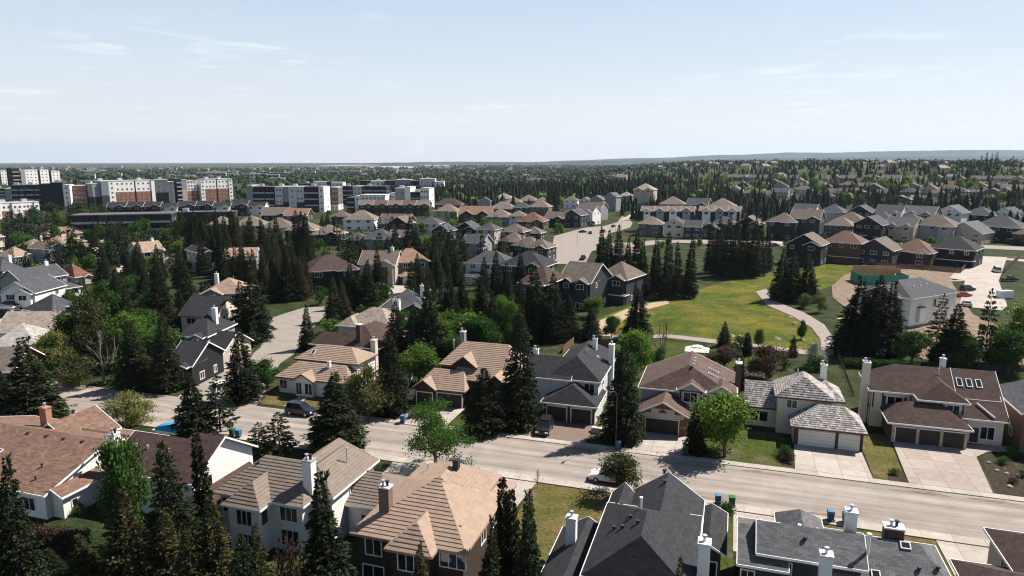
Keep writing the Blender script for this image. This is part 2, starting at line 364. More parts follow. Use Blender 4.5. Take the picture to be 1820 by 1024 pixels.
# ---------------------------------------------------------------- trees
def kites(rng, base, d, ln, wd, droop):
    """arrays of leaf sprays: base (n,3), direction d (n,3) -> 4 verts each"""
    n = len(base); up = rng.normal(size=(n, 3)); side = np.cross(d, up); side /= np.linalg.norm(side, axis=1)[:, None]+1e-9
    nrm = np.cross(side, d)
    ln = ln[:, None]; wd = wd[:, None]
    tip = base+d*ln; tip[:, 2] -= droop*ln[:, 0]
    mid = base+d*ln*.45+nrm*wd*.25
    return np.stack([base, mid+side*wd, tip, mid-side*wd], 1)
def mesh_np(name, v, mats, prism=None):
    """v: (n,4,3) quads; prism: (verts, faces) wood"""
    n = len(v); me = bpy.data.meshes.new(name); V = v.reshape(-1, 3)
    me.vertices.add(len(V)); me.vertices.foreach_set('co', V.astype(np.float32).ravel())
    me.loops.add(len(V)); me.loops.foreach_set('vertex_index', np.arange(len(V), dtype=np.int32))
    me.polygons.add(n); me.polygons.foreach_set('loop_start', np.arange(0, 4*n, 4, dtype=np.int32))
    for m in mats: me.materials.append(m)
    me.update(calc_edges=True); return me
def wood(name, segs, m, n=6):
    b = MB()
    for a, c, r0, r1 in segs: b.tube(a, c, r0, r1, n=n, cap=False)
    return b.mesh(name, m)
def spruce_mesh(seed, H, R, whorls, boughs, sprays, mats, slen=.75, swid=.17, gap=.06, shape=.85, droop=.3):
    rng = np.random.default_rng(seed); B, D, LN, WD = [], [], [], []
    lean = rng.normal(size=2)*.01*H
    for k in range(whorls):
        t = gap+(1-gap)*(k+rng.uniform(-.35, .35))/whorls; t = min(max(t, gap), .985); z = t*H
        r = R*((1-t)**shape)*rng.uniform(.82, 1.12)+.08
        if t < .15: r *= .75+t*1.6
        nb = max(4, int(boughs*(.55+.45*(1-t))))
        a0 = rng.uniform(0, 6.28)
        for j in range(nb):
            if rng.random() < .07: continue
            a = a0+6.283*j/nb+rng.normal()*.18; rb = r*rng.uniform(.68, 1.15)
            ns = max(4, int(sprays*(rb/R)**.9)); s = rng.uniform(.12, 1., ns)**.75
            ca, sa = math.cos(a), math.sin(a)
            x = s*rb; zz = z-droop*(1-t*.7)*x*s*.8+ .12*x*t*s+rng.normal(size=ns)*.07
            fan = rng.normal(size=ns)*.25*x*.5
            p = np.stack([ca*x-sa*fan+lean[0]*t, sa*x+ca*fan+lean[1]*t, zz], 1)
            an = a+rng.normal(size=ns)*.55
            d = np.stack([np.cos(an), np.sin(an), -.22+.6*t*t+rng.normal(size=ns)*.22], 1); d /= np.linalg.norm(d, axis=1)[:, None]
            B.append(p); D.append(d); LN.append(rng.uniform(.6, 1.2, ns)*slen*(.5+.5*(1-t))); WD.append(rng.uniform(.7, 1.3, ns)*swid)
    ns = 14; p = np.zeros((ns, 3)); p[:, 2] = H*rng.uniform(.93, .985, ns); an = rng.uniform(0, 6.28, ns)
    d = np.stack([np.cos(an)*.35, np.sin(an)*.35, np.full(ns, .9)], 1); B.append(p); D.append(d); LN.append(np.full(ns, .05*H)); WD.append(np.full(ns, swid*.7))
    return mesh_np('spruce_crown', kites(rng, np.concatenate(B), np.concatenate(D), np.concatenate(LN), np.concatenate(WD), .12), mats)
def branch_tree(rng, H, R, lift, nl):
    """limb skeleton of a broadleaf tree: list of segments and twig end points"""
    segs = []; ends = []; th = lift*H
    p = Vector((0, 0, 0)); q = Vector((rng.normal()*.03*H, rng.normal()*.03*H, th)); r = .016*H+.05
    segs.append((p, q, r*1.25, r))
    def grow(p, d, ln, r, dep):
        q = p+d*ln; segs.append((p, q, r, r*.62))
        if dep == 0: ends.append(q); return
        ends.append(p.lerp(q, .7))
        for _ in range(3 if dep > 1 else 3):
            nd = (d+Vector(rng.normal(size=3))*.52+Vector((0, 0, .12))).normalized()
            grow(q, nd, ln*rng.uniform(.6, .85), r*.58, dep-1)
    for k in range(nl):
        a = 6.283*k/nl+rng.normal()*.3; el = rng.uniform(.5, 1.25)
        d = Vector((math.cos(a)*math.cos(el), math.sin(a)*math.cos(el), math.sin(el)))
        grow(q+Vector((0, 0, rng.uniform(-.12, .0)*H)), d, rng.uniform(.22, .34)*H*(.75+.5*R/H), r*.6, 2)
    grow(q, Vector((rng.normal()*.1, rng.normal()*.1, 1)).normalized(), .26*H, r*.7, 2)
    return segs, ends
def broad_meshes(seed, H, R, lift, nl, leaves, lsize, mats, bark, dens=1., spread=.14):
    rng = np.random.default_rng(seed); segs, ends = branch_tree(rng, H, R, lift, nl)
    zmax = max(e.z for e in ends); rm = sorted(math.hypot(e.x, e.y) for e in ends)[int(.9*len(ends))]
    kz = (H*.94-lift*H*.6)/(zmax-lift*H*.6); kr = R*.86/rm
    f = lambda p: Vector((p.x*(kr if p.z > lift*H*.99 else 1), p.y*(kr if p.z > lift*H*.99 else 1), p.z if p.z < lift*H*.6 else lift*H*.6+(p.z-lift*H*.6)*kz))
    segs = [(f(a), f(b), r0, r1) for a, b, r0, r1 in segs]; ends = [f(e) for e in ends]
    per = max(3, int(leaves/len(ends))); B = []
    for e in ends:
        n = max(2, int(per*rng.uniform(.25, 1.75)*dens)); q = rng.normal(size=(n, 3))*np.array([1, 1, .75])*spread*R*1.25*rng.uniform(.65, 1.2)
        B.append(np.array(e)+q)
    B = np.concatenate(B); D = rng.normal(size=B.shape); D[:, 2] -= .25; D /= np.linalg.norm(D, axis=1)[:, None]
    n = len(B); lv = kites(rng, B, D, lsize*rng.uniform(.7, 1.4, n), lsize*.33*rng.uniform(.8, 1.2, n), .1)
    return mesh_np('leaf_crown', lv, mats), wood('trunk', segs, bark)
BARK = mat('tree_bark', (.10, .075, .055), rough=.95, var=.3, scale=3., bump=.4)
BARKG = mat('grey_bark', (.17, .145, .12), rough=.95, var=.3, scale=3.)
LM = dict(spruce=leafmat('spruce_needles', (.005, .012, .006), (.036, .049, .014)), town=leafmat('dull_green_leaves', (.008, .022, .007), (.030, .052, .014), trans=.15), gold=leafmat('olive_spruce_needles', (.012, .018, .007), (.070, .064, .020)), blue=leafmat('blue_spruce_needles', (.016, .032, .027), (.055, .085, .068)),
          green=leafmat('fresh_green_leaves', (.045, .105, .014), (.13, .21, .03), trans=.4), mid=leafmat('mid_green_leaves', (.016, .055, .009), (.055, .115, .018), trans=.35), yellow=leafmat('yellow_green_leaves', (.10, .13, .03), (.25, .24, .07), trans=.4),
          red=leafmat('brown_red_leaves', (.028, .018, .011), (.080, .050, .030), trans=.25), olive=leafmat('olive_leaves', (.035, .05, .016), (.10, .105, .035), trans=.3), blossom=leafmat('white_blossom_leaves', (.30, .34, .22), (.62, .62, .52), trans=.2), cedar=leafmat('cedar_sprays', (.012, .018, .006), (.045, .042, .016)))
TREE = {}
def tree_protos(kind):
    if kind in TREE: return TREE[kind]
    P = []
    if kind in ('spruce', 'gold', 'blue'):
        for s in range(4):
            H = 14.; R = (2.7, 3.1, 2.45, 2.85)[s]
            P.append((spruce_mesh(11+s, H, R, 44, 13, 46, [LM[kind]], slen=.5, swid=.10, shape=(.85, .75, .95, .8)[s]), wood('trunk', [((0, 0, -.3), (0, 0, H*.96), .2, .02)], BARK), H, R))
    elif kind == 'sparse':          # open pines with gaps between boughs
        for s in range(3):
            H = 12.; R = 2.6
            P.append((spruce_mesh(31+s, H, R, 15, 8, 34, [LM['gold'] if s == 1 else LM['spruce']], slen=.6, gap=.16, shape=.55, droop=.05), wood('trunk', [((0, 0, -.3), (0, 0, H*.95), .17, .02)], BARK), H, R))
    elif kind == 'column':
        for s in range(2):
            H = 9.; R = .8
            P.append((spruce_mesh(41+s, H, R, 60, 8, 14, [LM['cedar']], slen=.5, swid=.13, gap=.02, shape=.38, droop=-.9), wood('trunk', [((0, 0, -.3), (0, 0, H*.9), .1, .02)], BARK), H, R))
    elif kind == 'far':             # distant spruces: fewer, larger sprays
        for s in range(4):
            H = 14.; R = (2.7, 3.2, 2.4, 2.9)[s]
            P.append((spruce_mesh(51+s, H, R, 20, 8, 10, [LM['spruce']], slen=1.2, swid=.32, shape=(.85, .75, .95, .8)[s]), wood('trunk', [((0, 0, -.3), (0, 0, H*.9), .2, .03)], BARK, 4), H, R))
    else:
        H, R, lift, nl, lv, ls, mk, ct = {'green': (8., 3.4, .2, 5, 8500, .36, 'green', 3), 'mid': (8., 3.3, .2, 5, 8000, .36, 'mid', 3), 'yellow': (6., 3.2, .12, 6, 6500, .28, 'yellow', 2), 'airy': (11., 4.8, .3, 6, 7500, .3, 'green', 2),
            'red': (6., 3., .15, 5, 6000, .28, 'red', 2), 'bare': (8., 3.2, .22, 5, 700, .16, 'red', 2), 'olive': (7., 3., .18, 5, 4200, .3, 'olive', 2), 'blossom': (4., 1.9, .2, 5, 3200, .2, 'blossom', 1),
            'bush': (2., 1.4, .05, 6, 1500, .2, 'mid', 2), 'gbush': (2., 1.4, .05, 6, 1500, .2, 'green', 2), 'rbush': (2., 1.4, .05, 6, 1300, .2, 'red', 1), 'fargreen': (9., 4.2, .15, 5, 1500, .8, 'green', 3), 'farmid': (9., 4.2, .15, 5, 1500, .8, 'mid', 2), 'faryellow': (8., 3.6, .15, 5, 1300, .7, 'yellow', 1)}[kind]
        for s in range(ct):
            c, w = broad_meshes(71+s*7, H, R, lift, nl, lv, ls, [LM[mk]], BARKG if kind in ('airy', 'bare') else BARK, spread=.1 if kind == 'airy' else .14)
            P.append((c, w, H, R))
    TREE[kind] = P; return P
RT = random.Random(5)
def tree(kind, label, p, h, r=None, group=None, name=None, var=None, cat='tree'):
    P = tree_protos(kind); c, w, H, R = P[(var if var is not None else RT.randrange(len(P))) % len(P)]
    nm = name or {'spruce': 'spruce_tree', 'gold': 'spruce_tree', 'blue': 'spruce_tree', 'far': 'spruce_tree', 'sparse': 'pine_tree', 'column': 'columnar_cedar', 'bush': 'garden_bush', 'gbush': 'garden_bush', 'rbush': 'garden_bush'}.get(kind, 'leafy_tree')
    o = thing(nm, label, cat, p, RT.uniform(0, 6.28), group)
    s = h/H; k = (r/R) if r else s; o.scale = (k, k, s); o.rotation_euler = (RT.gauss(0, .022), RT.gauss(0, .022), o.rotation_euler[2])
    link('trunk', w, o); link('crown', c, o); return o
# ---------------------------------------------------------------- ground, roads, paths
def groundmat():
    m = bpy.data.materials.new('ground'); m.use_nodes = True; t = m.node_tree; b = t.nodes['Principled BSDF']; b.inputs['Roughness'].default_value = .95; b.inputs['Specular IOR Level'].default_value = .1
    tc = N(t, 'ShaderNodeTexCoord'); ob = tc.outputs['Object']
    def nz(s, d=5., r=.6):
        n = N(t, 'ShaderNodeTexNoise', i_Scale=s, i_Detail=d, i_Roughness=r); L(t, ob, n.inputs['Vector']); return n.outputs[0]
    def ramp(x, a, c):
        r = N(t, 'ShaderNodeMapRange'); L(t, x, r.inputs[0]); r.inputs[1].default_value = a; r.inputs[2].default_value = c; return r.outputs[0]
    def mix(f, a, c):
        q = N(t, 'ShaderNodeMix', data_type='RGBA'); L(t, f, q.inputs[0])
        for k, v in ((6, a), (7, c)):
            if isinstance(v, tuple): q.inputs[k].default_value = lin(v)
            else: L(t, v, q.inputs[k])
        return q.outputs[2]
    near = mix(ramp(nz(.25), .4, .62), (.012, .022, .006), (.034, .040, .014))
    near = mix(ramp(nz(1.7), .55, .75), near, (.03, .055, .011))
    near = mix(ramp(nz(.06), .56, .70), near, (.075, .062, .038))
    mu = N(t, 'ShaderNodeMix', data_type='RGBA', blend_type='MULTIPLY'); mu.inputs[0].default_value = 1.; q4 = N(t, 'ShaderNodeMapRange'); L(t, nz(2.2, 4., .75), q4.inputs[0]); q4.inputs[1].default_value = .25; q4.inputs[2].default_value = .75; q4.inputs[3].default_value = .4; q4.inputs[4].default_value = 1.7; L(t, near, mu.inputs[6]); L(t, q4.outputs[0], mu.inputs[7]); near = mu.outputs[2]
    far = mix(ramp(nz(.012, 8.), .42, .6), (.014, .026, .012), (.05, .055, .025))
    far = mix(ramp(nz(.0022, 6.), .56, .66), far, (.16, .14, .09))
    far = mix(ramp(nz(.05, 3.), .66, .72), far, (.26, .24, .21))
    sp = N(t, 'ShaderNodeSeparateXYZ'); L(t, ob, sp.inputs[0])
    L(t, mix(ramp(sp.outputs[1], 500., 1400.), near, far), b.inputs['Base Color']); return m
g = MB()
ys = [-60, 0, 40, 80, 120, 160, 200, 240]+list(range(280, 1400, 60))+[1400, 1600, 1900, 2300, 2800, 3500, 4500, 6000, 9000, 13000, 19500]
xs = sorted([s*a for a in list(range(20, 900, 60))+[900, 1100, 1400, 1800, 2400, 3300, 5000, 8000, 12000, 18000] for s in (-1, 1)])
idx = {}
for j, y in enumerate(ys):
    for i, x in enumerate(xs): idx[i, j] = len(g.v); g.v.append((x, y, T(x, y)))
for j in range(len(ys)-1):
    for i in range(len(xs)-1): g.f.append((idx[i, j], idx[i+1, j], idx[i+1, j+1], idx[i, j+1])); g.uv.append([(0, 0)]*4); g.mi.append(0)
def Tg(x, y):                                  # the same land as the mesh shows it
    import bisect
    j = min(max(bisect.bisect(ys, y)-1, 0), len(ys)-2); i = min(max(bisect.bisect(xs, x)-1, 0), len(xs)-2)
    a = (x-xs[i])/(xs[i+1]-xs[i]); b = (y-ys[j])/(ys[j+1]-ys[j])
    return (T(xs[i], ys[j])*(1-a)+T(xs[i+1], ys[j])*a)*(1-b)+(T(xs[i], ys[j+1])*(1-a)+T(xs[i+1], ys[j+1])*a)*b
tag(g.build('ground', groundmat()), 'wide suburban ground of lawns and bare earth', kind='structure')
import bmesh
PATCHES = []
def patch(name, pts, m, off, label=None, kerb=0., kind='structure'):
    """a flat sheet following the land, from ground points (Vectors)"""
    PATCHES.append((name, [(p.x, p.y) for p in pts]))
    bm = bmesh.new(); vs_ = [bm.verts.new((p.x, p.y, 0)) for p in pts]; f = bm.faces.new(vs_)
    if f.normal.z < 0: f.normal_flip()
    far = max(p.y for p in pts) > 205
    if far:
        bmesh.ops.triangulate(bm, faces=bm.faces[:])
        for _ in range(3):
            lg = [e for e in bm.edges if e.calc_length() > 9.]
            if lg: bmesh.ops.subdivide_edges(bm, edges=lg, cuts=1); bmesh.ops.triangulate(bm, faces=bm.faces[:])
    for v in bm.verts: v.co.z = (T(v.co.x, v.co.y)+.12 if far else 0)+off
    if kerb:
        r = bmesh.ops.extrude_face_region(bm, geom=bm.faces[:])
        for v in r['geom']:
            if isinstance(v, bmesh.types.BMVert): v.co.z += kerb
    bmesh.ops.recalc_face_normals(bm, faces=bm.faces[:])
    if not far and not kerb:
        for f in bm.faces:
            if f.normal.z < 0: f.normal_flip()
    me = bpy.data.meshes.new(name); bm.to_mesh(me); bm.free(); me.materials.append(m)
    return tag(link(name, me), label, kind=kind)
def PX(s): return [at(float(a), float(b)) for a, b in (q.split(',') for q in s.split())]
def UVS(s): return [UV(float(a), float(b)) for a, b in (q.split(',') for q in s.split())]
def streak_asphalt():
    m = bpy.data.materials.new('road_surface'); m.use_nodes = True; t = m.node_tree; b = t.nodes['Principled BSDF']; b.inputs['Roughness'].default_value = .9; b.inputs['Specular IOR Level'].default_value = .2
    tc = N(t, 'ShaderNodeTexCoord'); mp = N(t, 'ShaderNodeMapping'); L(t, tc.outputs['Object'], mp.inputs[0]); mp.inputs['Rotation'].default_value = (0, 0, -SA)
    mp2 = N(t, 'ShaderNodeMapping'); L(t, mp.outputs[0], mp2.inputs[0]); mp2.inputs['Scale'].default_value = (.035, .8, 1)
    n1 = N(t, 'ShaderNodeTexNoise', i_Scale=1., i_Detail=4.); L(t, mp2.outputs[0], n1.inputs['Vector'])
    n2 = N(t, 'ShaderNodeTexNoise', i_Scale=.35, i_Detail=8., i_Roughness=.7); L(t, mp.outputs[0], n2.inputs['Vector'])
    n3 = N(t, 'ShaderNodeTexNoise', i_Scale=9., i_Detail=3.); L(t, mp.outputs[0], n3.inputs['Vector'])
    a = N(t, 'ShaderNodeMix', data_type='RGBA'); r = N(t, 'ShaderNodeMapRange'); L(t, n1.outputs[0], r.inputs[0]); r.inputs[1].default_value = .35; r.inputs[2].default_value = .65
    L(t, r.outputs[0], a.inputs[0]); a.inputs[6].default_value = (.185, .162, .143, 1); a.inputs[7].default_value = (.29, .255, .225, 1)
    c = N(t, 'ShaderNodeMix', data_type='RGBA', blend_type='MULTIPLY'); c.inputs[0].default_value = 1.; L(t, a.outputs[2], c.inputs[6])
    q = N(t, 'ShaderNodeMapRange'); L(t, n2.outputs[0], q.inputs[0]); q.inputs[1].default_value = .3; q.inputs[2].default_value = .7; q.inputs[3].default_value = .82; q.inputs[4].default_value = 1.15; L(t, q.outputs[0], c.inputs[7])
    d = N(t, 'ShaderNodeMix', data_type='RGBA', blend_type='MULTIPLY'); d.inputs[0].default_value = 1.; L(t, c.outputs[2], d.inputs[6])
    q2 = N(t, 'ShaderNodeMapRange'); L(t, n3.outputs[0], q2.inputs[0]); q2.inputs[3].default_value = .88; q2.inputs[4].default_value = 1.12; L(t, q2.outputs[0], d.inputs[7])
    L(t, d.outputs[2], b.inputs['Base Color']); return m
ROAD = streak_asphalt()
SIDE = mat('side_street_asphalt', (.225, .198, .175), rough=.9, var=.14, scale=.35, bump=.1, bscale=20.)
CONC = mat('concrete', (.33, .295, .26), rough=.9, var=.14, scale=.8, kind='slab', bump=.15, bscale=25.)
CONCD = mat('exposed_aggregate_drive', (.29, .245, .215), rough=.95, var=.14, scale=1.2, kind='slab', bump=.3, bscale=40.)
PAVER = mat('brick_paver_drive', (.155, .112, .095), rough=.9, var=.2, scale=2.)
LAWN = mat('lawn_grass', (.020, .042, .007), col2=(.060, .066, .018), kind='turf', rough=1., scale=.45, spec=.05, bump=.6, bscale=7.)
LAWND = mat('dry_lawn_grass', (.045, .055, .013), col2=(.115, .092, .036), kind='turf', rough=1., scale=.35, spec=.05, bump=.6, bscale=7.)
DIRT = mat('bare_earth', (.12, .088, .064), col2=(.25, .195, .15), rough=1., scale=.5, spec=.05, bump=.5, bscale=5.)
MULCH = mat('dark_mulch', (.022, .018, .014), col2=(.06, .05, .035), rough=1., scale=2., spec=.05, bump=.6, bscale=8.)
SAND = mat('sandy_trail', (.28, .22, .14), col2=(.36, .29, .19), rough=1., scale=.4, spec=.05)
PATH = mat('park_path_asphalt', (.24, .205, .185), rough=.95, var=.12, scale=.6)
def meadowmat():
    m = bpy.data.materials.new('meadow'); m.use_nodes = True; t = m.node_tree; b = t.nodes['Principled BSDF']; b.inputs['Roughness'].default_value = 1.; b.inputs['Specular IOR Level'].default_value = .05
    tc = N(t, 'ShaderNodeTexCoord')
    def nz(s, d=4.): n = N(t, 'ShaderNodeTexNoise', i_Scale=s, i_Detail=d, i_Roughness=.65); L(t, tc.outputs['Object'], n.inputs['Vector']); return n.outputs[0]
    def mx(f, lo, hi, a, c):
        r = N(t, 'ShaderNodeMapRange'); L(t, f, r.inputs[0]); r.inputs[1].default_value = lo; r.inputs[2].default_value = hi
        q = N(t, 'ShaderNodeMix', data_type='RGBA'); L(t, r.outputs[0], q.inputs[0])
        if isinstance(a, tuple): q.inputs[6].default_value = lin(a)
        else: L(t, a, q.inputs[6])
        q.inputs[7].default_value = lin(c); return q.outputs[2]
    base = mx(nz(.09), .4, .6, (.033, .062, .010), (.088, .088, .018))
    base = mx(nz(.5, 6.), .5, .7, base, (.095, .09, .026))
    fl = N(t, 'ShaderNodeMath', operation='MULTIPLY'); L(t, nz(5.5, 2.), fl.inputs[0]); L(t, nz(.13, 5.), fl.inputs[1])
    base = mx(fl.outputs[0], .275, .375, base, (.18, .14, .013))
    mu = N(t, 'ShaderNodeMix', data_type='RGBA', blend_type='MULTIPLY'); mu.inputs[0].default_value = 1.; q4 = N(t, 'ShaderNodeMapRange'); L(t, nz(1.1, 6.), q4.inputs[0]); q4.inputs[1].default_value = .28; q4.inputs[2].default_value = .72; q4.inputs[3].default_value = .6; q4.inputs[4].default_value = 1.42; L(t, base, mu.inputs[6]); L(t, q4.outputs[0], mu.inputs[7]); base = mu.outputs[2]
    L(t, base, b.inputs['Base Color'])
    bp = N(t, 'ShaderNodeBump'); bp.inputs['Strength'].default_value = .7; L(t, nz(3.), bp.inputs['Height']); L(t, bp.outputs[0], b.inputs['Normal']); return m
MEADOW = meadowmat()
patch('main_road', UVS('-190,76.4 -100,76.4 -80,76.4 70,76.4 70,87 -70,87 -96,86.6 -190,86.6'), ROAD, .02, 'wide pale asphalt street crossing in front of the houses')
patch('side_street', PX('330,693 405,655 440,636 463,618 471,598 462,584 481,566 510,556 540,547 577,545 582,556 572,566 548,592 534,608 522,630 498,646 482,672 470,700 455,722 430,730 300,720'), SIDE, .024, 'pale side street curving up to the cul-de-sac')
patch('pavement', UVS('-190,74.9 70,74.9 70,76.4 -190,76.4'), CONC, .01, 'pale concrete pavement along the near kerb', kerb=.12)
patch('pavement', UVS('-52,87 70,87 70,88.2 -52,88.2'), CONC, .01, 'pale concrete kerb strip along the far side of the street', kerb=.1)
def drive(pts, m, label, off=.03): return patch('driveway', pts, m, off, label)
drive(UVS('9.1,88.2 17.9,88.2 17.9,97 9.6,97'), CONC, 'pale concrete driveway of the grey shake house', .13)
drive(UVS('21.8,88.2 30.5,88.2 31.9,99.2 34,101.7 39,102.9 42,104 36.5,104.2 22.6,102.5'), CONCD, 'exposed aggregate driveway of the three door garage house', .13)
drive(UVS('-11.2,88.2 -3.6,88.2 -4.2,96 -11,96'), CONC, 'concrete driveway of the brown roofed brick garage house', .13)
drive(UVS('-26,88.2 -17.6,88.2 -17.6,96 -25.6,96'), PAVER, 'brick paved driveway of the charcoal roofed house', .13)
drive(UVS('-46.5,88.2 -38.2,88.2 -38.2,97 -46.3,97'), CONC, 'concrete driveway of the tan tile house', .13)
patch('footpath', UVS('-66,88.2 -64.2,88.2 -64.6,95 -66.4,95'), CONC, .06, 'concrete walk to the door of the tan roofed bungalow')
drive(UVS('-39,66 -26.5,66 -28,74.9 -40,74.9'), CONC, 'concrete forecourt behind the tan tile house')
drive(UVS('-25.6,66 -21.5,66 -20.8,74.9 -25.2,74.9'), CONC, 'narrow concrete drive beside the sunny lawn')
drive(UVS('1.8,66.5 9.5,66.5 9.5,74.9 1.8,74.9'), CONC, 'concrete drive behind the grey roofed house')
drive(UVS('21.5,66.3 28,66.3 28,74.9 21.5,74.9'), CONC, 'concrete drive before the brown roof by the kerb')
patch('lawn', UVS('-20.8,58 -9,58 -5,74.9 -20.8,74.9'), LAWND, .012, 'sunny patchy lawn between tan and charcoal roofs')
patch('lawn', UVS('-1.2,56 1.8,56 1.8,74.2 -1.2,74.2'), LAWN, .012, 'narrow green strip beside charcoal house')
patch('lawn', UVS('9.5,66 21.4,62 21.4,74.9 9.5,74.9'), LAWND, .013, 'dry yellowish lawn behind the grey roofed house')
patch('lawn', UVS('-3.4,88.2 8.9,88.2 8.9,100 -3.4,100'), LAWN, .014, 'shaded green front lawn under the bright green tree')
patch('lawn', UVS('18.1,88.2 21.6,88.2 22.4,104 18.4,104'), LAWND, .014, 'strip of grass between two driveways')
patch('garden_bed', UVS('19.6,88.3 21.6,88.3 21.9,92 20.3,92'), MULCH, .03, 'dark planting bed by the wide driveway')
patch('garden_bed', UVS('30.9,88.5 60,88.5 60,102.6 42,102.6 38,102.1 34.4,101 32.3,99'), MULCH, .03, 'wide dark rock garden beside the wide driveway')
patch('garden_bed', UVS('7.4,89 8.9,89 8.9,95 7.4,95'), MULCH, .03, 'dark bed beside the shake house driveway')
patch('lawn', UVS('-37.9,88.2 -26.2,88.2 -26.2,100 -37.9,100'), LAWN, .014, 'front lawn beneath the dark conifers')
patch('lawn', UVS('-76,88.2 -50,88.2 -50,94 -76,94'), LAWND, .012, 'dry front lawn of the bungalow')
for i_, (a_, b_, c_, d_) in enumerate(((-37, 85.6, -31, .9), (-20, 85.9, -15, .7), (-14.5, 86., -10, .8), (2.5, 86., 8, .6), (19, 85.9, 26, .7), (-36, 77., -31, .6), (-3, 77.1, 3.5, .6), (9, 77., 14.5, .5), (27, 86.1, 33, .6))):
    rg = random.Random(i_); n_ = 9; up = [UV(a_+(c_-a_)*k/n_, b_+d_*math.sin(math.pi*k/n_)*rg.uniform(.6, 1.2)) for k in range(n_+1)]; lo = [UV(a_+(c_-a_)*k/n_, b_-d_*.6*math.sin(math.pi*k/n_)*rg.uniform(.5, 1.2)) for k in range(n_-1, 0, -1)]
    patch('gravel_patch', up+lo, DIRT, .032, 'brown grit left on the asphalt by the kerb', kind='stuff')
patch('meadow', PX('1060,590 1064,566 1118,545 1185,530 1245,514 1300,497 1372,485 1395,508 1345,520 1372,545 1440,575 1462,604 1432,622 1180,602 1090,598'), MEADOW, -.07, 'dandelion meadow with yellow flowers', kind='stuff')
patch('lawn', PX('1040,655 1060,600 1190,607 1330,622 1330,650 1130,668'), LAWN, .018, 'mown strip behind the brown roofed house')
patch('lawn', PX('1400,505 1440,470 1530,470 1500,500 1450,520'), MEADOW, .018, 'bright grass by the construction fence')
patch('park_path', PX('1343,519 1362,514 1374,535 1430,557 1465,578 1481,602 1482,630 1460,634 1458,604 1442,583 1408,563 1362,543'), PATH, .05, 'curved asphalt path round the meadow')
patch('park_path', PX('1085,597 1190,595 1290,606 1460,626 1480,626 1480,632 1440,632 1285,613 1190,601 1085,604'), PATH, .09, 'narrow path along the near edge of the meadow')
patch('sandy_trail', PX('1062,598 1066,570 1120,547 1185,533 1190,540 1130,556 1098,575 1090,598'), SAND, .08, 'sandy trail curving past the townhouse gardens')
patch('bare_ground', PX('1478,510 1500,490 1530,478 1560,462 1720,470 1690,500 1715,540 1730,560 1820,600 1820,650 1640,640 1590,610 1520,560 1480,530'), DIRT, .03, 'churned earth of the building site')
patch('access_lane', PX('1722,455 1790,458 1775,500 1782,520 1790,545 1780,553 1705,545 1715,500 1688,495'), CONC, .06, 'pale concrete lane into the building site')
patch('cul_de_sac_street', PX('685,525 700,508 760,510 800,518 812,540 760,535 720,520'), CONC, .03, 'pale cul-de-sac pavement before the orange roofed house')
patch('collector_street', PX('975,470 985,420 1040,405 1075,402 1098,395 1105,385 1118,388 1124,397 1120,405 1085,415 1050,450 1040,470'), SIDE, .03, 'winding pale street up to the hillside')
patch('far_street', PX('1040,448 1200,432 1440,440 1700,440 1880,449 1880,442 1700,434 1440,432 1250,427 1160,428 1060,436'), SIDE, .05, 'far street behind the stands of spruce')
patch('far_pavement', PX('1360,428 1820,462 1860,462 1860,470 1740,458 1400,436'), CONC, .06, 'pale strip of lane between the house rows')
patch('crescent_path', PX('1098,395 1135,372 1142,374 1110,392'), CONC, .1, 'narrow path climbing the grassy bank')
drive(PX('318,655 345,640 400,640 410,655 370,672 335,668'), CONC, 'pale driveways beside the dark roofed houses')
drive(PX('640,475 640,475.5 641,475.5 641,475'), CONC, 'small pad') if 0 else None
patch('street', PX('0,560 60,540 110,525 150,520 130,535 90,548 40,575 0,590'), CONC, .03, 'pale street in front of the slate gabled house')
patch('street', PX('200,480 240,462 300,455 305,460 250,472 230,482 285,478 290,484 230,492'), CONC, .03, 'pale street between the tan roofed houses')

def inside(x, y, P):
    c = False; j = len(P)-1
    for i in range(len(P)):
        (xi, yi), (xj, yj) = P[i], P[j]
        if (yi > y) != (yj > y) and x < (xj-xi)*(y-yi)/(yj-yi)+xi: c = not c
        j = i
    return c
def free(x, y, m=1.2):                         # nothing built there yet: no house, road, drive or meadow
    for hx, hy, rz, x0, x1, y0, y1 in HOUSES:
        dx, dy = x-hx, y-hy
        if dx*dx+dy*dy > 900: continue
        c, s = math.cos(rz), math.sin(rz); a, b = dx*c+dy*s, -dx*s+dy*c
        if x0-m < a < x1+m and y0-m < b < y1+m: return False
    return not any(n not in ('lawn', 'garden_bed', 'pavement', 'gravel_patch') and inside(x, y, P) for n, P in PATCHES)
# ---------------------------------------------------------------- houses along the main street
def H(label, vols, roof, wall, u, v, **k):
    V = [tuple([q[0]-u, q[1]-u, q[2]-v, q[3]-v]+list(q[4:])) for q in vols]
    r, W = house(label, UV(u, v), SA, V, roof, wall, **k); r['_'] = 0; del r['_']
    return r, W, V
def win(r, W, u, v, *specs, fm=None):
    for s in specs:
        i, side, pos, z, w, h = s[:6]; m = s[6] if len(s) > 6 else 2
        pl = {'s': W[i][2], 'n': W[i][3], 'e': W[i][1], 'w': W[i][0]}[side]
        window(r, side, pos-(u if side in 'sn' else v), pl, z, w, h, fm, m)
DARKDOOR = mat('dark_door_and_shaded_opening', (.035, .028, .025), rough=.6, var=.08)
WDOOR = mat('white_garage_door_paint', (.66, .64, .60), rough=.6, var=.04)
TIMB = mat('dark_trim_timber', (.05, .035, .028), rough=.8, var=.2)
BRN = mat('brown_painted_trim', (.10, .06, .045), rough=.7, var=.1)
BRICK = wallmat('brickred'); BRICKD = mat('dark_brick', (.06, .04, .035), kind='brick', rough=.9)
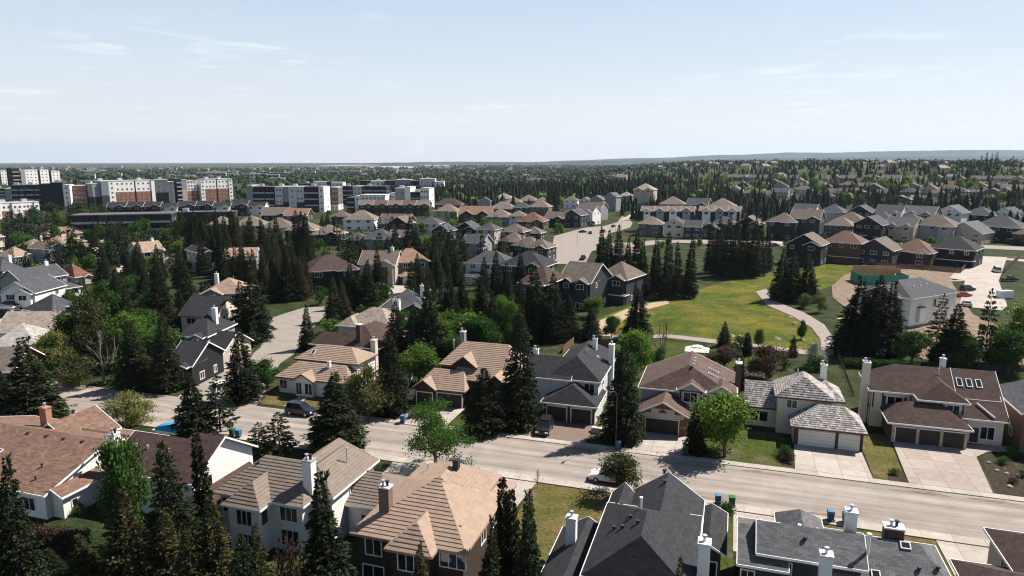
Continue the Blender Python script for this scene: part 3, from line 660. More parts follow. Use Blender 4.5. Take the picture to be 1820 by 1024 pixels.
# grey shake roofed house
u, v = 11., 102.
r, W, V = H('house with weathered grey shake roof and white double and single garage doors', [(7., 14.9, 100., 107.6, 5.5, 8.0, 'y', 2.4, 2.4), (3., 8.6, 101.9, 109., 3., 5.9, 'x', 0, 0), (9., 18.4, 96., 103.4, 2.8, 5.1, 'x', -1, 2.6), (8.8, 16.5, 103, 110, 4.6, 6.6, 'x', 0, 2.5)], 'shakec', 'cream', u, v, step=.36, kind='shake', trim=BRN)
garage_door(r, 's', 12.35-u, W[2][2], 4.3, 2.1, WDOOR); garage_door(r, 's', 16.3-u, W[2][2], 2.4, 2.1, WDOOR)
extra(r, 'brick_pier', BRICKD, (9.45-u, 10.0-u, W[2][2]-.12, W[2][2]-.004, 0, 2.5), (14.6-u, 15.0-u, W[2][2]-.12, W[2][2]-.004, 0, 2.5), (17.6-u, 17.98-u, W[2][2]-.12, W[2][2]-.004, 0, 2.5))
win(r, W, u, v, (0, 's', 9.3, 3.9, 1.3, 1.1), (1, 's', 5.2, .8, 2.3, 1.5), (0, 'e', 102, 3.9, 1.2, 1.1), (0, 'e', 105, 3.9, 1.2, 1.1))
chimney(r, 13.9-u, 107.2-v, 4, 8.6, .8, .9, WHITE, 2); pipe(r, 10.2-u, 105-v, 7.6)
# dark brown roofed house with three garage doors
u, v = 28., 109.
r, W, V = H('large dark brown roofed half-timbered house with three dark garage doors', [(20.1, 36.5, 106.9, 116.1, 5.5, 8.5, 'x', 3.8, 0), (31.2, 36.8, 104., 119., 3.6, 8.56, 'x', 0, 0), (25.8, 32.2, 104.5, 112, 5.5, 7.7, 'y', 2.4, 0), (21.7, 31.9, 101.2, 108.4, 2.9, 5.1, 'x', 3., 3.)], 'dbrown', 'cream', u, v, vwalls={3: 'brownw'})
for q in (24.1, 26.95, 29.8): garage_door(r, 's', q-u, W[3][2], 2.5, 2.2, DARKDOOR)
extra(r, 'stone_pier', mat('pale_stone', (.34, .28, .22), var=.3, scale=3., kind='brick'), *[(q-.18-u, q+.18-u, W[3][2]-.14, W[3][2]-.004, 0, 2.6) for q in (22.55, 25.52, 28.37, 31.22)])
extra(r, 'timber_trim', TIMB, *[(q-.09-u, q+.09-u, W[0][2]-.05, W[0][2]-.003, 2.9, 5.4) for q in (20.8, 22., 25.6)], *[(W[0][0]-.05, W[0][0]-.003, q-.1-v, q+.1-v, 0, 5.4) for q in (107.6, 110, 112.5, 115.3)], (W[0][0]-.04, W[0][0]-.002, 107.5-v, 115.5-v, 2.7, 2.9), *[(q-.09-u, q+.09-u, W[2][2]-.05, W[2][2]-.003, 3.6, 5.4) for q in (26.5, 28.9, 31.5)])
win(r, W, u, v, (0, 's', 23.6, 3.4, 1.9, 1.3), (2, 's', 30.3, 3.75, 1.5, 1.2), (0, 'w', 109, 3.4, .9, 1.3), (0, 'w', 108.7, .9, .9, 1.4), (1, 's', 34.5, .8, 1.6, 1.7))
extra(r, 'shutter', TIMB, (22.1-u, 22.45-u, W[0][2]-.05, W[0][2]-.004, 3.35, 4.75), (24.75-u, 25.1-u, W[0][2]-.05, W[0][2]-.004, 3.35, 4.75))
front_door(r, 's', 33.-u, W[1][2], .2, TIMB)
chimney(r, 19.9-u, 109.3-v, -.2, 9., .9, 1.5, wallmat('cream'), 2, capm=METAL)
for q in (31.9, 33.1, 34.3): skylight(r, V[1] if q > 31.4 else V[0], q-u, 109.3-v, .75, 1.5)
extra(r, 'roof_drainpipe', WHITE, (26.72-u, 26.8-u, 101.3-v, 104.6-v, 3.1, 3.2)) if 0 else None
pipe(r, 29.5-u, 110.3-v, 7.9, .7); chimney(r, 30.6-u, 113.-v, 7., 9.4, .7, .7, WHITE, 1)
m_ = MB(); a_ = Vector((33.4-u, 106.2-v, 5.25)); b_ = Vector((35.1-u, 104.3-v, 4.0)); m_.tube(a_, b_, .09, n=8); m_.build('roof_downpipe', WHITE, r)
# brown roofed house with brick garage
u, v = -5., 104.
r, W, V = H('brown roofed house with brick garage gable and half-round window', [(-12.1, 2., 99.3, 110.8, 5.1, 8.2, 'y', 3.4, 0), (-6.5, -2.4, 98.6, 102.5, 5.45, 6.7, 'y', 0, 0), (-2.3, 1.9, 98.6, 102.5, 5.43, 6.7, 'y', 0, 0), (-11.8, -4.1, 94.3, 101.5, 2.9, 4.95, 'y', 0, 0), (-8.6, -4.4, 108.5, 112.6, 4.6, 6.2, 'x', 0, 0)], 'nbrown', 'greyw', u, v, vwalls={3: 'brickred', 1: 'cream', 2: 'cream'})
garage_door(r, 's', -8.-u, W[3][2], 4.5, 2.2, DARKDOOR)
extra(r, 'gable_panel', wallmat('cream'), (-10.9-u, -5.-u, W[3][2]-.06, W[3][2]-.004, 2.45, 3.1), (-9.6-u, -6.3-u, W[3][2]-.055, W[3][2]-.004, 3.1, 3.75))
m_ = MB(); c_ = Vector((-8.-u, W[3][2]-.08, 3.15)); ar = [c_+Vector((.55*math.cos(math.pi*k/10), 0, .5*math.sin(math.pi*k/10))) for k in range(11)]; m_.face(ar[::-1]); m_.build('fanlight', GLASS, r)
win(r, W, u, v, (1, 's', -4.5, 3.75, 1.8, 1.35), (2, 's', -.2, 3.75, 1.8, 1.35), (0, 's', -.3, .7, 2., 1.6), (0, 'e', 104, 3.6, 1.2, 1.2), (0, 'e', 108, 3.6, 1.2, 1.2))
extra(r, 'timber_trim', TIMB, (-6.-u, -2.9-u, W[1][2]-.05, W[1][2]-.003, 5.25, 5.4), (-1.8-u, 1.4-u, W[2][2]-.05, W[2][2]-.003, 5.25, 5.4), (-6.-u, -5.8-u, W[1][2]-.05, W[1][2]-.003, 3., 5.2), (-3.1-u, -2.9-u, W[1][2]-.05, W[1][2]-.003, 3., 5.2), (1.2-u, 1.4-u, W[2][2]-.05, W[2][2]-.003, 3., 5.2))
chimney(r, 2.-u, 104.5-v, 0, 8.6, .8, 1.2, BRN, 1, capm=WHITE)
for q in (103.3, 105.8): skylight(r, V[0], -1.6-u, q-v, .6, 1.6)
for q in (102.7, 104.4, 106): pipe(r, -4.4-u, q-v, 7.9, .5, .14)
# charcoal roofed house; dark door panels stand for its open, shaded double garage
u, v = -22., 105.
r, W, V = H('charcoal roofed house with pale walls, round window and double garage in shade', [(-26.2, -17.5, 98.5, 115.5, 5.5, 8.5, 'y', 3., 4.), (-29.6, -22., 98.2, 106, 5.45, 8., 'x', 0, 0), (-25.8, -17.2, 94.7, 102.5, 2.9, 5.2, 'y', 2.6, 0)], 'charcoal', 'pale', u, v)
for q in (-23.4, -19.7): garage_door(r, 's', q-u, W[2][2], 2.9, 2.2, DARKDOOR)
extra(r, 'timber_trim', TIMB, (-21.75-u, -21.35-u, W[2][2]-.1, W[2][2]-.004, 0, 2.7), (-25.3-u, -25.05-u, W[2][2]-.1, W[2][2]-.004, 0, 2.7), (-18.-u, -17.7-u, W[2][2]-.1, W[2][2]-.004, 0, 2.7))
win(r, W, u, v, (0, 's', -19.3, 3.7, 1.5, 1.3), (1, 's', -28, 3.7, 1.2, 1.2), (0, 'e', 103, 3.7, 1., 1.2), (0, 'e', 108, 3.7, 1.2, 1.2), (0, 'e', 105, .8, 1.2, 1.2))
m_ = MB(); c_ = Vector((-23.4-u, W[0][2]-.05, 4.6))
for k in range(20):
    a, b = 2*math.pi*k/20, 2*math.pi*(k+1)/20; f = lambda q, e, y: c_+Vector((e*math.cos(q), y, e*math.sin(q)))
    m_.face([f(a, .42, -.04), f(b, .42, -.04), f(b, .6, -.04), f(a, .6, -.04)]); m_.face([f(a, .6, -.04), f(b, .6, -.04), f(b, .6, .06), f(a, .6, .06)])
o_ = m_.build('round_window', TIMB, r); m_ = MB(); m_.face([f(2*math.pi*k/20, .42, -.02) for k in range(20)]); m_.build('pane', GLASS, o_)
chimney(r, -28.9-u, 103.4-v, 4, 8.4, .7, .8, WHITE, 2); chimney(r, -17.6-u, 108.4-v, 0, 8.8, .8, 1., WHITE, 1); chimney(r, -20.6-u, 109.6-v, 7., 9.2, .7, .7, WHITE, 2)
pipe(r, -21-u, 105-v, 8.2, .4); skylight(r, V[0], -19.4-u, 107.-v, .6, .9)
# tan tile two-storey house
u, v = -39., 103.
r, W, V = H('tan tile two-storey house with grey chimney and deep garage openings', [(-40.6, -32., 97.9, 111.9, 4., 8.4, 'x', 0, 2.), (-44.5, -38., 100., 110., 5.5, 8.35, 'x', 2.6, 0), (-42.2, -37.7, 99.5, 106, 5.6, 7.3, 'y', 0, 0), (-46.7, -38.1, 95.2, 102.5, 2.9, 5.2, 'x', 2., 1.5), (-46.9, -42.7, 94.6, 99, 2.92, 4.4, 'y', 0, 0), (-35.6, -31.9, 96.9, 102, 4., 5.5, 'y', 0, 0)], 'tan', 'brownw', u, v, step=.4, kind='tile', trim=BRN)
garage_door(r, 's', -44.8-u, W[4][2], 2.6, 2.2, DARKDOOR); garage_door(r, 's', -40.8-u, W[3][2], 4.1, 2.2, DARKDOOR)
win(r, W, u, v, (2, 's', -40.1, 3.9, 1.9, 1.3, 2), (2, 'e', 100.8, 3.9, .8, 1.2, 1), (5, 's', -33.7, 1.2, 1.5, 1.6))
chimney(r, -42.6-u, 106.2-v, 5, 9.6, .8, .9, mat('grey_chimney', (.22, .22, .22)), 2); pipe(r, -43.6-u, 104.5-v, 7.4, 1.1, .1)
# tan bungalow and the roofs behind it
u, v = -64., 98.
r, W, V = H('split-level house with tan tile roofs and white walls on the street corner', [(-70.1, -57.7, 97.2, 104., 5., 6.9, 'x', 3., 3.2), (-71.4, -57.3, 93.5, 100.4, 2.8, 4.75, 'x', 2.5, 2.5), (-67.6, -63.4, 92.6, 97, 2.82, 4.0, 'y', 0, 0)], 'tan', 'white', u, v, step=.4, kind='tile', trim=BRN)
win(r, W, u, v, (1, 's', -70., .8, 1.3, 1.4), (2, 's', -66.4, .4, 1., 1.9), (2, 's', -64.6, .5, 1.3, 1.8), (1, 's', -61., .8, 2., 1.4), (0, 'e', 100.5, 3.1, 1.2, 1.2), (1, 'e', 97, .9, 1.2, 1.2), (0, 's', -68, 4., 1.4, .6), (0, 's', -65.5, 4., 1.4, .6))
skylight(r, V[0], -67.2-u, 98.8-v, .7, 1.2); chimney(r, -62.6-u, 96.3-v, 3.4, 5.3, .5, .5, WHITE, 1); chimney(r, -58.6-u, 104.4-v, 0, 7.3, .9, .9, wallmat('cream'), 1)
front_door(r, 's', -65.5-u, W[2][2], .1, mat('pale_door', (.4, .4, .38))) if 0 else None
u, v = -69., 117.
r, W, V = H('low dark brown roofed house behind the tan tile split-level', [(-77.7, -66, 112.8, 118.4, 3., 5., 'x', 1.6, 1), (-73.6, -62.6, 113., 127, 3.1, 6.3, 'y', 5., 5.)], 'dbrown', 'brownw', u, v)
chimney(r, -67.4-u, 114.5-v, 2, 7.2, .9, 1., BRICKD, 1, capm=WHITE); win(r, W, u, v, (1, 'e', 117, .9, 1.4, 1.2), (0, 's', -75, .9, 1.4, 1.2)); pipe(r, -69-u, 121-v, 5.8, .5)
u, v = -75., 135.
r, W, V = H('beige hip roofed house with white chimney between dark roofs', [(-81., -69., 130., 140., 3., 6., 'x', -1, 4.5), (-81.6, -76.5, 128.6, 134, 2.8, 4.6, 'y', 2.2, 0)], 'beige', 'cream', u, v)
chimney(r, -71.8-u, 138.8-v, 3, 7.2, 1.6, .9, WHITE, 2, capm=METAL); win(r, W, u, v, (0, 'e', 134, .9, 1.5, 1.2), (0, 's', -73, .9, 1.5, 1.2)); pipe(r, -75-u, 133-v, 5.1, .6)
# grey roofed brown house at the right
u, v = 43., 108.
r, W, V = H('grey roofed house with brown side wall next to the three door garage house', [(37.6, 48., 103., 115., 5.3, 7.9, 'y', 0, 2.), (46, 56, 98, 110, 3, 5.6, 'x', 0, 3)], 'slate', 'orange', u, v)
win(r, W, u, v, (0, 's', 41., 3.4, 1.4, 1.2), (0, 's', 44.5, 3.4, 1.4, 1.2), (0, 'w', 107, 1, 1., 1.1)); pipe(r, 40.2-u, 106-v, 7, .5); front_door(r, 's', 40.-u, W[0][2], .2, TIMB)
# ---------------------------------------------------------------- houses with their backs to the camera
u, v = -25., 56.
r, W, V = H('tan tile hip roofed house with pointed bay roof and brown chimney', [(-31., -19.9, 49.6, 60.8, 5.5, 8.7, 'x', -1, 4.6), (-26.9, -22.5, 48.3, 54, 5.45, 7.2, 'y', 2., 0), (-30.9, -21.8, 56, 64.6, 5.48, 7.3, 'y', 3., 2.), (-23.6, -20.6, 60, 66.2, 3.9, 5., 'y', 1.5, 1.5)], 'tan', 'brownw', u, v, step=.4, kind='tile', trim=mat('tan_fascia', (.30, .21, .15)))  # beige walls coloured dark brown: shade on the back put into the wall colour
win(r, W, u, v, (0, 's', -21.3, 3.7, 2.3, 1.3, 3), (0, 's', -28.9, 3.5, 1.5, 1.5), (0, 's', -29., .5, 2., 1.9), (1, 's', -24.7, 3.5, 2.2, 1.5, 3), (1, 'w', 50., 3.5, 1., 1.5, 1), (0, 'e', 55, 3.5, 1.2, 1.2), (0, 'e', 58, 3.5, 1.2, 1.2), (0, 's', -21.5, .5, 2., 1.9))
chimney(r, -28.7-u, 52.2-v, 4, 9., 1., .8, mat('brown_chimney', (.16, .105, .08), kind='brick'), 2); pipe(r, -21.3-u, 52-v, 6.2, .35); pipe(r, -29-u, 62-v, 6.4, .4)
extra(r, 'roof_fan', DARKM, (-25.9-u, -25.3-u, 61.2-v, 61.8-v, 7.1, 8.1))
dk = MB(); dk.box(-24.-u, -20.5-u, 46.4-v, 49.6-v, 2.5, 2.7)
for q in (-24., -22.3, -20.6): dk.box(q-u, q+.1-u, 46.4-v, 46.5-v, 0., 3.7)
dk.box(-24.-u, -20.5-u, 46.38-v, 46.52-v, 3.7, 3.78)
dk.build('deck', WHITE, r)
u, v = -42., 58.
r, W, V = H('beige tile roofed stucco house with turret bay and white chimney', [(-48.5, -38., 52.8, 61, 5.2, 7.9, 'x', 3.4, 2.6), (-46.1, -41.6, 51., 56, 5.15, 6.9, 'y', 2., 0), (-42., -35.8, 54.6, 64., 5.6, 7.7, 'y', 2.2, 1.6), (-37.6, -31.8, 57.4, 65., 3.5, 5.6, 'x', 0, 2.2), (-45, -38.5, 60, 67, 4.5, 6.8, 'y', 0, 1.5)], 'stan', 'white', u, v, step=.38, kind='tile')
win(r, W, u, v, (0, 's', -40., 3.2, 1.9, 1.4, 3), (0, 's', -40., .6, 2., 1.6, 3), (1, 's', -43.8, 3.1, 1.7, 1.5, 3), (1, 's', -43.8, .5, 1.7, 1.6, 3), (1, 'e', 52.2, 3.1, .9, 1.4, 1), (1, 'w', 52.2, 3.1, .9, 1.4, 1), (0, 's', -47.2, 3.1, 1.1, 1.4), (2, 's', -37., 3.2, 1.1, 1.3), (3, 's', -34., .9, 1.5, 1.5), (2, 'e', 59, 4.2, 1., 1., 1))
m_ = MB(); c_ = Vector((-40.-u, W[0][2]-.03, 4.72)); m_.face([c_+Vector((.95*math.cos(math.pi*k/12), 0, .62*math.sin(math.pi*k/12))) for k in range(12, -1, -1)]); m_.build('arched_window', GLASS, r)
chimney(r, -38.6-u, 55.-v, 5, 9., 1., .9, WHITE, 2, capm=METAL); pipe(r, -45.4-u, 56-v, 7.1, .3, .09, DARKM); pipe(r, -37.4-u, 60-v, 7.2, 1.1, .07)
u, v = -59., 59.
r, W, V = H('dark brown saltbox house with bright white gable end', [(-65., -54.2, 54.4, 64.2, 4.5, 7.2, 'x', 0, 0), (-53.5, -49.4, 53., 62., 2.8, 4.1, 'y', 0, 0), (-59., -52.4, 54.2, 64.8, 4.7, 8., 'x', 2.6, 0)], 'dbrown', 'white', u, v)
win(r, W, u, v, (2, 'e', 57.2, 3.2, .55, 1.2, 1), (0, 's', -56, 2.6, 1.6, 1.2), (0, 's', -60, 2.6, 1.6, 1.2), (0, 's', -57, .4, 1.8, 1.7))
for q in (-63, -61.4, -58.5, -56.2): pipe(r, q-u, 57.5-v, roofz(V[0], q-u, 57.5-v), .3, .09)
chimney(r, -65.6-u, 57.-v, 0, 7.6, .9, .9, WHITE, 2); skylight(r, V[0], -54.-u, 56.-v, .6, 1.)
u, v = -77., 58.
r, W, V = H('reddish brown shingle bungalow with white gable and two skylights', [(-92., -68.2, 50., 67.4, 3., 5.9, 'x', 0, 0), (-69.6, -66.6, 50.7, 57.8, 2.7, 3.5, 'y', 0, 0), (-83.6, -75.4, 60, 66.8, 3.5, 6.1, 'y', 0, 0), (-77., -64.6, 59.4, 65.5, 2.9, 4.9, 'x', 0, 1.5)], 'rbrown', 'white', u, v)
for q in (-82.3, -80.6): skylight(r, V[0], q-u, 54.2-v, .7, 1.5)
for q in (-80, -77, -74.3, -71.4): roof_vent(r, q-u, 57.8-v, roofz(V[0], q-u, 57.8-v), DARKM, .22)
for q, w_ in ((-72.6, 53.5), (-71.5, 51.8)): pipe(r, q-u, w_-v, roofz(V[0], q-u, w_-v), .3, .09, DARKM)
chimney(r, -81.-u, 61.-v, 4., 7.6, 1.1, .8, mat('brick_chimney', (.30, .15, .10), kind='brick', rough=.9), 1, capm=mat('brick_cap', (.3, .17, .12)))
win(r, W, u, v, (0, 's', -71, .8, 1.5, 1.4), (0, 's', -75, .8, 1.5, 1.4), (1, 'e', 52.5, 1., .6, .7, 1))
u, v = -5., 57.
r, W, V = H('big charcoal roofed house with long ridge toward the street and two white chimneys', [(-10., -1.2, 49., 61.6, 5.8, 8.8, 'y', 2.2, 6.2), (-8.3, -1.15, 56., 66.4, 5., 7.5, 'y', 0, 0), (-14.2, -9.2, 46., 60.9, 2.9, 4.4, 'y', 0, 0), (-2., 1.1, 59.2, 67.2, 3.6, 4.4, 'y', 0, 0), (-10.2, -7.6, 61, 65.5, 4.9, 6.2, 'y', 0, 0)], 'charcoal', 'slateb', u, v)
chimney(r, -12.4-u, 56.6-v, 2.5, 6.4, .9, .8, WHITE, 1); chimney(r, -.75-u, 52.6-v, 0, 8.3, .9, 1., WHITE, 1)
for q, w_ in ((-8.3, 54.8), (-7.5, 54.2), (-7, 55.5), (-6.2, 53.8)): pipe(r, q-u, w_-v, roofz(V[0], q-u, w_-v), .18, .12, DARKM)
pipe(r, -6.3-u, 56.8-v, 8.2, .95, .1, WHITE)
for q in ((-5.2, 67), (-4.9, 64.2)): pipe(r, q[0]-u, q[1]-v, roofz(V[1], q[0]-u, q[1]-v), .16, .14, DARKM)
win(r, W, u, v, (0, 's', -5.6, 3., 2.2, 1.5, 3), (0, 's', -8, .5, 1.8, 1.8), (0, 'e', 56, 3.4, 1.2, 1.2), (3, 's', -.3, .7, 1.1, 1.8, 1), (0, 's', -3.4, .5, 1.8, 1.8))
u, v = 10., 60.
r, W, V = H('mid-grey shingle house with brick chimney box, white flues and skylights', [(3.4, 12., 57.3, 63., 5.4, 7., 'x', 0, 0), (1.9, 6., 56.5, 64.8, 4.6, 6.2, 'x', 0, 0), (9., 18.8, 57., 65.6, 4.2, 6.4, 'x', 0, 2.4), (5.4, 9.6, 60, 67.4, 4.3, 5.9, 'y', 0, 1.8), (8.8, 13, 60, 65.8, 4.25, 5.6, 'x', 0, 2)], 'grey', 'slateb', u, v)
win(r, W, u, v, (0, 's', 5.4, 3.5, 1.7, 1.2), (0, 's', 5.4, .6, 1.8, 1.7), (1, 's', 2.8, 2.7, 1., 1.2), (2, 's', 16.5, 2, 1.6, 1.2))
chimney(r, 11.3-u, 62.6-v, 5, 7.8, .9, .9, WHITE, 1); chimney(r, 14.6-u, 62.2-v, 5, 7.1, 1.5, 1., BRICKD, 2, capm=WHITE); chimney(r, 8.6-u, 56.-v, 1, 7., .9, .9, WHITE, 1)
pipe(r, 12.1-u, 58.8-v, 6.3, 1.5, .13, WHITE)
for q, w_ in ((12.7, 57.8), (14.4, 57.5)): skylight(r, V[2], q-u, w_-v, .7, 1.4)
skylight(r, V[2], 15.3-u, 60.9-v, .8, .7)
for q, w_, i in ((3.9, 61.5, 0), (7., 60.8, 0), (10.9, 58.3, 2), (11.1, 57.3, 2)): roof_vent(r, q-u, w_-v, roofz(V[i], q-u, w_-v))
for q, w_, i in ((7.3, 59., 0), (16., 59, 2), (17.4, 59.3, 2)): pipe(r, q-u, w_-v, roofz(V[i], q-u, w_-v), .2, .12, DARKM)
u, v = 25., 62.
r, W, V = H('dark brown roof with four small vents at the near right corner', [(19.4, 31., 56., 63.4, 4.3, 5.9, 'x', 2.6, 0), (23.2, 32., 60., 68.2, 5.3, 7.1, 'x', 2.8, 0)], 'dbrown', 'beige', u, v)
for q in (22.6, 23.7, 24.9, 26.): roof_vent(r, q-u, 58.4-v, roofz(V[0], q-u, 58.4-v))
win(r, W, u, v, (1, 'w', 64, 3.4, 1.2, 1.2), (0, 's', 24, 2.2, 1.4, 1.2))
# ---------------------------------------------------------------- trees one can tell apart
def tp(kind, label, bx, by, ty, wpx=None, group=None, var=None, **k):
    p = at(bx, by); h = height(p, ty); r = wpx*mpp(p)*(.56 if kind in ('spruce', 'gold') else .5) if wpx else None
    return tree(kind, label, p, h, r, group, var=var, **k)
for a in [
 ('spruce', 'broad dark spruce at the left end of the main street', 66, 752, 600, 100), ('spruce', 'dark spruce cut by the left border above the bungalow roofs', 4, 742, 655, 60),
 ('spruce', 'dark spruce between the street and the dark brown roof', 345, 776, 664, 68), ('sparse', 'loose open pine at the curb right of the dark street spruce', 392, 768, 668, 66),
 ('yellow', 'round yellowish leafy tree standing alone beside the street', 237, 757, 698, 76), ('sparse', 'loose green pine in front of the beige tile house', 498, 810, 733, 70), ('sparse', 'shorter loose pine left of its taller twin before the beige tile house', 462, 806, 752, 52),
 ('spruce', 'wide dark blue-green spruce on the near kerb', 598, 802, 664, 104), ('green', 'small bright green bush-like tree at the foot of the kerb spruce', 598, 806, 758, 48), ('airy', 'airy light green tree overhanging the street by two bins', 775, 838, 714, 122),
 ('spruce', 'slim dark spruce at the mouth of the side street', 432, 713, 584, 66), ('mid', 'small round tree on the corner lawn of the tan tile split-level', 476, 690, 640, 54), ('spruce', 'tall dark spruce in shade at the street corner', 298, 694, 556, 62), ('spruce', 'tall dark spruce left of its twin at the shaded street corner', 246, 690, 568, 66),
 ('spruce', 'dark spruce between the two tan tile houses', 699, 735, 590, 64), ('olive', 'yellow-green sparse tree beside the tan tile split-level', 655, 748, 648, 76), ('mid', 'leafy tree behind the fence between the tan tile houses', 630, 735, 668, 50), ('green', 'pale green leafy tree left of the tan two-storey roof', 745, 680, 612, 70),
 ('spruce', 'very tall spruce between tan and charcoal roofed houses', 921, 758, 548, 76), ('cedar' if 0 else 'spruce', 'stout dark conifer in front of the tan two-storey house', 862, 768, 655, 82), ('spruce', 'tall spruce between charcoal and brown roofed houses', 1106, 782, 606, 74),
 ('green', 'bright spring green tree before the brown roofed house', 1288, 812, 704, 104), ('spruce', 'narrow dark evergreen at the corner of the brick garage', 1236, 806, 718, 40), ('olive', 'small open-branched tree hiding the white parked vehicle', 1102, 884, 808, 80), ('bare', 'tiny leafless sapling on the sunny lawn edge', 955, 868, 832, 16),
 ('spruce', 'perfect cone spruce at the meadow edge', 1130, 602, 513, 54), ('bare', 'brownish nearly bare tree behind the brown roof', 1178, 650, 562, 54), ('green', 'fresh green tree behind the charcoal house chimney', 1126, 664, 590, 66), ('mid', 'mid green tree right of the charcoal roof', 1104, 690, 624, 50), ('spruce', 'small lone spruce by the meadow path', 1287, 616, 571, 26),
 ('red', 'purple-brown leafed tree behind the brown roof ridge', 1288, 655, 618, 56), ('red', 'dark reddish round tree behind the grey shake roof', 1368, 672, 616, 70), ('blossom', 'small white blossoming tree on the park edge', 1448, 654, 608, 40), ('column', 'dark narrow column cedar left of the red tree', 1328, 632, 592, 14), ('column', 'thin green column shrub beside the brown house chimney', 1313, 692, 632, 18),
 ('spruce', 'small dark spruce behind the red trees', 1408, 634, 596, 18), ('mid', 'small leafy tree standing in the meadow rocks', 1424, 604, 570, 18), ('green', 'slim light green sapling near the meadow path', 1348, 618, 585, 20), ('yellow', 'pale budding shrub tree outside the building site fence', 1428, 548, 522, 22), ('yellow', 'second pale budding shrub tree outside the building site fence', 1456, 556, 526, 24), 
 ('spruce', 'leftmost dark spruce hiding the building site', 1514, 628, 492, 76), ('spruce', 'middle dark spruce hiding the building site', 1550, 632, 490, 76), ('spruce', 'dark spruce touching the white house corner', 1578, 632, 500, 62),
 ('spruce', 'broad dark spruce in front of the white house side', 1690, 655, 540, 70), ('sparse', 'open pine before the long white wall', 1664, 610, 522, 38), ('sparse', 'thin green-topped pine right of the white house', 1748, 655, 514, 44), ('green', 'wide bright green tree at the right border', 1806, 650, 545, 90), ('mid', 'shaded leafy tree at the right border behind the grey roof', 1790, 665, 590, 70),
 ('spruce', 'leftmost of three spruces at the path bend', 1386, 534, 442, 40), ('spruce', 'middle of three spruces at the path bend', 1408, 536, 446, 38), ('spruce', 'rightmost of three spruces at the path bend', 1436, 536, 450, 40),
 ('spruce', 'tall dark spruce beside the big townhouse garden', 955, 604, 472, 62), ('spruce', 'spruce second from left beside the townhouse garden', 984, 606, 486, 54), ('spruce', 'spruce at the right of the garden stand', 1012, 604, 524, 44), ('spruce', 'short dense spruce alone by the sandy trail', 1050, 604, 546, 40), ('mid', 'small green tree by the sandy trail', 1087, 602, 562, 30),
 ('spruce', 'dark spruce behind the tan two-storey ridge', 735, 640, 540, 48), ('spruce', 'tall spruce in the back gardens left of the green willow', 768, 640, 498, 56), ('spruce', 'spruce rising behind the round green trees', 800, 606, 482, 44), ('spruce', 'paler topped spruce behind the round green trees', 828, 600, 490, 44), ('spruce', 'spruce right of the round green trees', 855, 606, 488, 46), ('spruce', 'spruce at the white fence', 878, 612, 520, 38),
 ('fargreen', 'round deep green tree behind the tan two-storey house', 800, 620, 556, 60), ('fargreen', 'second round deep green tree behind the tan two-storey house', 838, 622, 560, 66), ('green', 'light green shrubby tree by the white fence', 906, 615, 540, 40), ('green', 'light green tree at the dark townhouse corner', 892, 590, 528, 34),
 ('gold', 'golden tinged spruce at the cul-de-sac entrance', 596, 572, 492, 36), ('gold', 'second golden tinged spruce at the cul-de-sac entrance', 612, 570, 498, 30), ('spruce', 'dark spruce before the taupe roofed house', 628, 548, 466, 38), ('spruce', 'dark spruce left of the green ball tree', 655, 548, 462, 40), ('green', 'round bright ball tree before the front gabled house', 682, 508, 478, 30), ('spruce', 'small spruce on the inside of the side street', 546, 622, 541, 30), ('gbush', 'lime green shrub mass beside the side street', 588, 594, 568, 48),
 ('spruce', 'tall spruce at the left edge of the side street', 456, 606, 470, 62), ('spruce', 'spruce left of the tall side street spruce', 432, 600, 500, 50), ('green', 'sparse leafy tree behind the dark roofed houses', 226, 650, 560, 74), ('bare', 'leafless brown tree in the shaded corner garden', 185, 682, 580, 78), ('olive', 'olive green tree beside the bare tree', 160, 640, 525, 66), ('mid', 'dense leafy tree above the long tan roof', 205, 600, 520, 60), ('yellow', 'yellowish leafy tree below the white stucco side wall', 95, 655, 592, 62), ('olive', 'olive shrub tree at the foot of the yellowish one', 130, 690, 628, 62), ('spruce', 'dark spruce rising behind the leafy garden trees', 284, 600, 465, 58), ('spruce', 'dark spruce above the charcoal roof', 215, 560, 476, 44), ('mid', 'green tree by the grey two-storey house', 238, 545, 490, 40),
]: tp(*a)
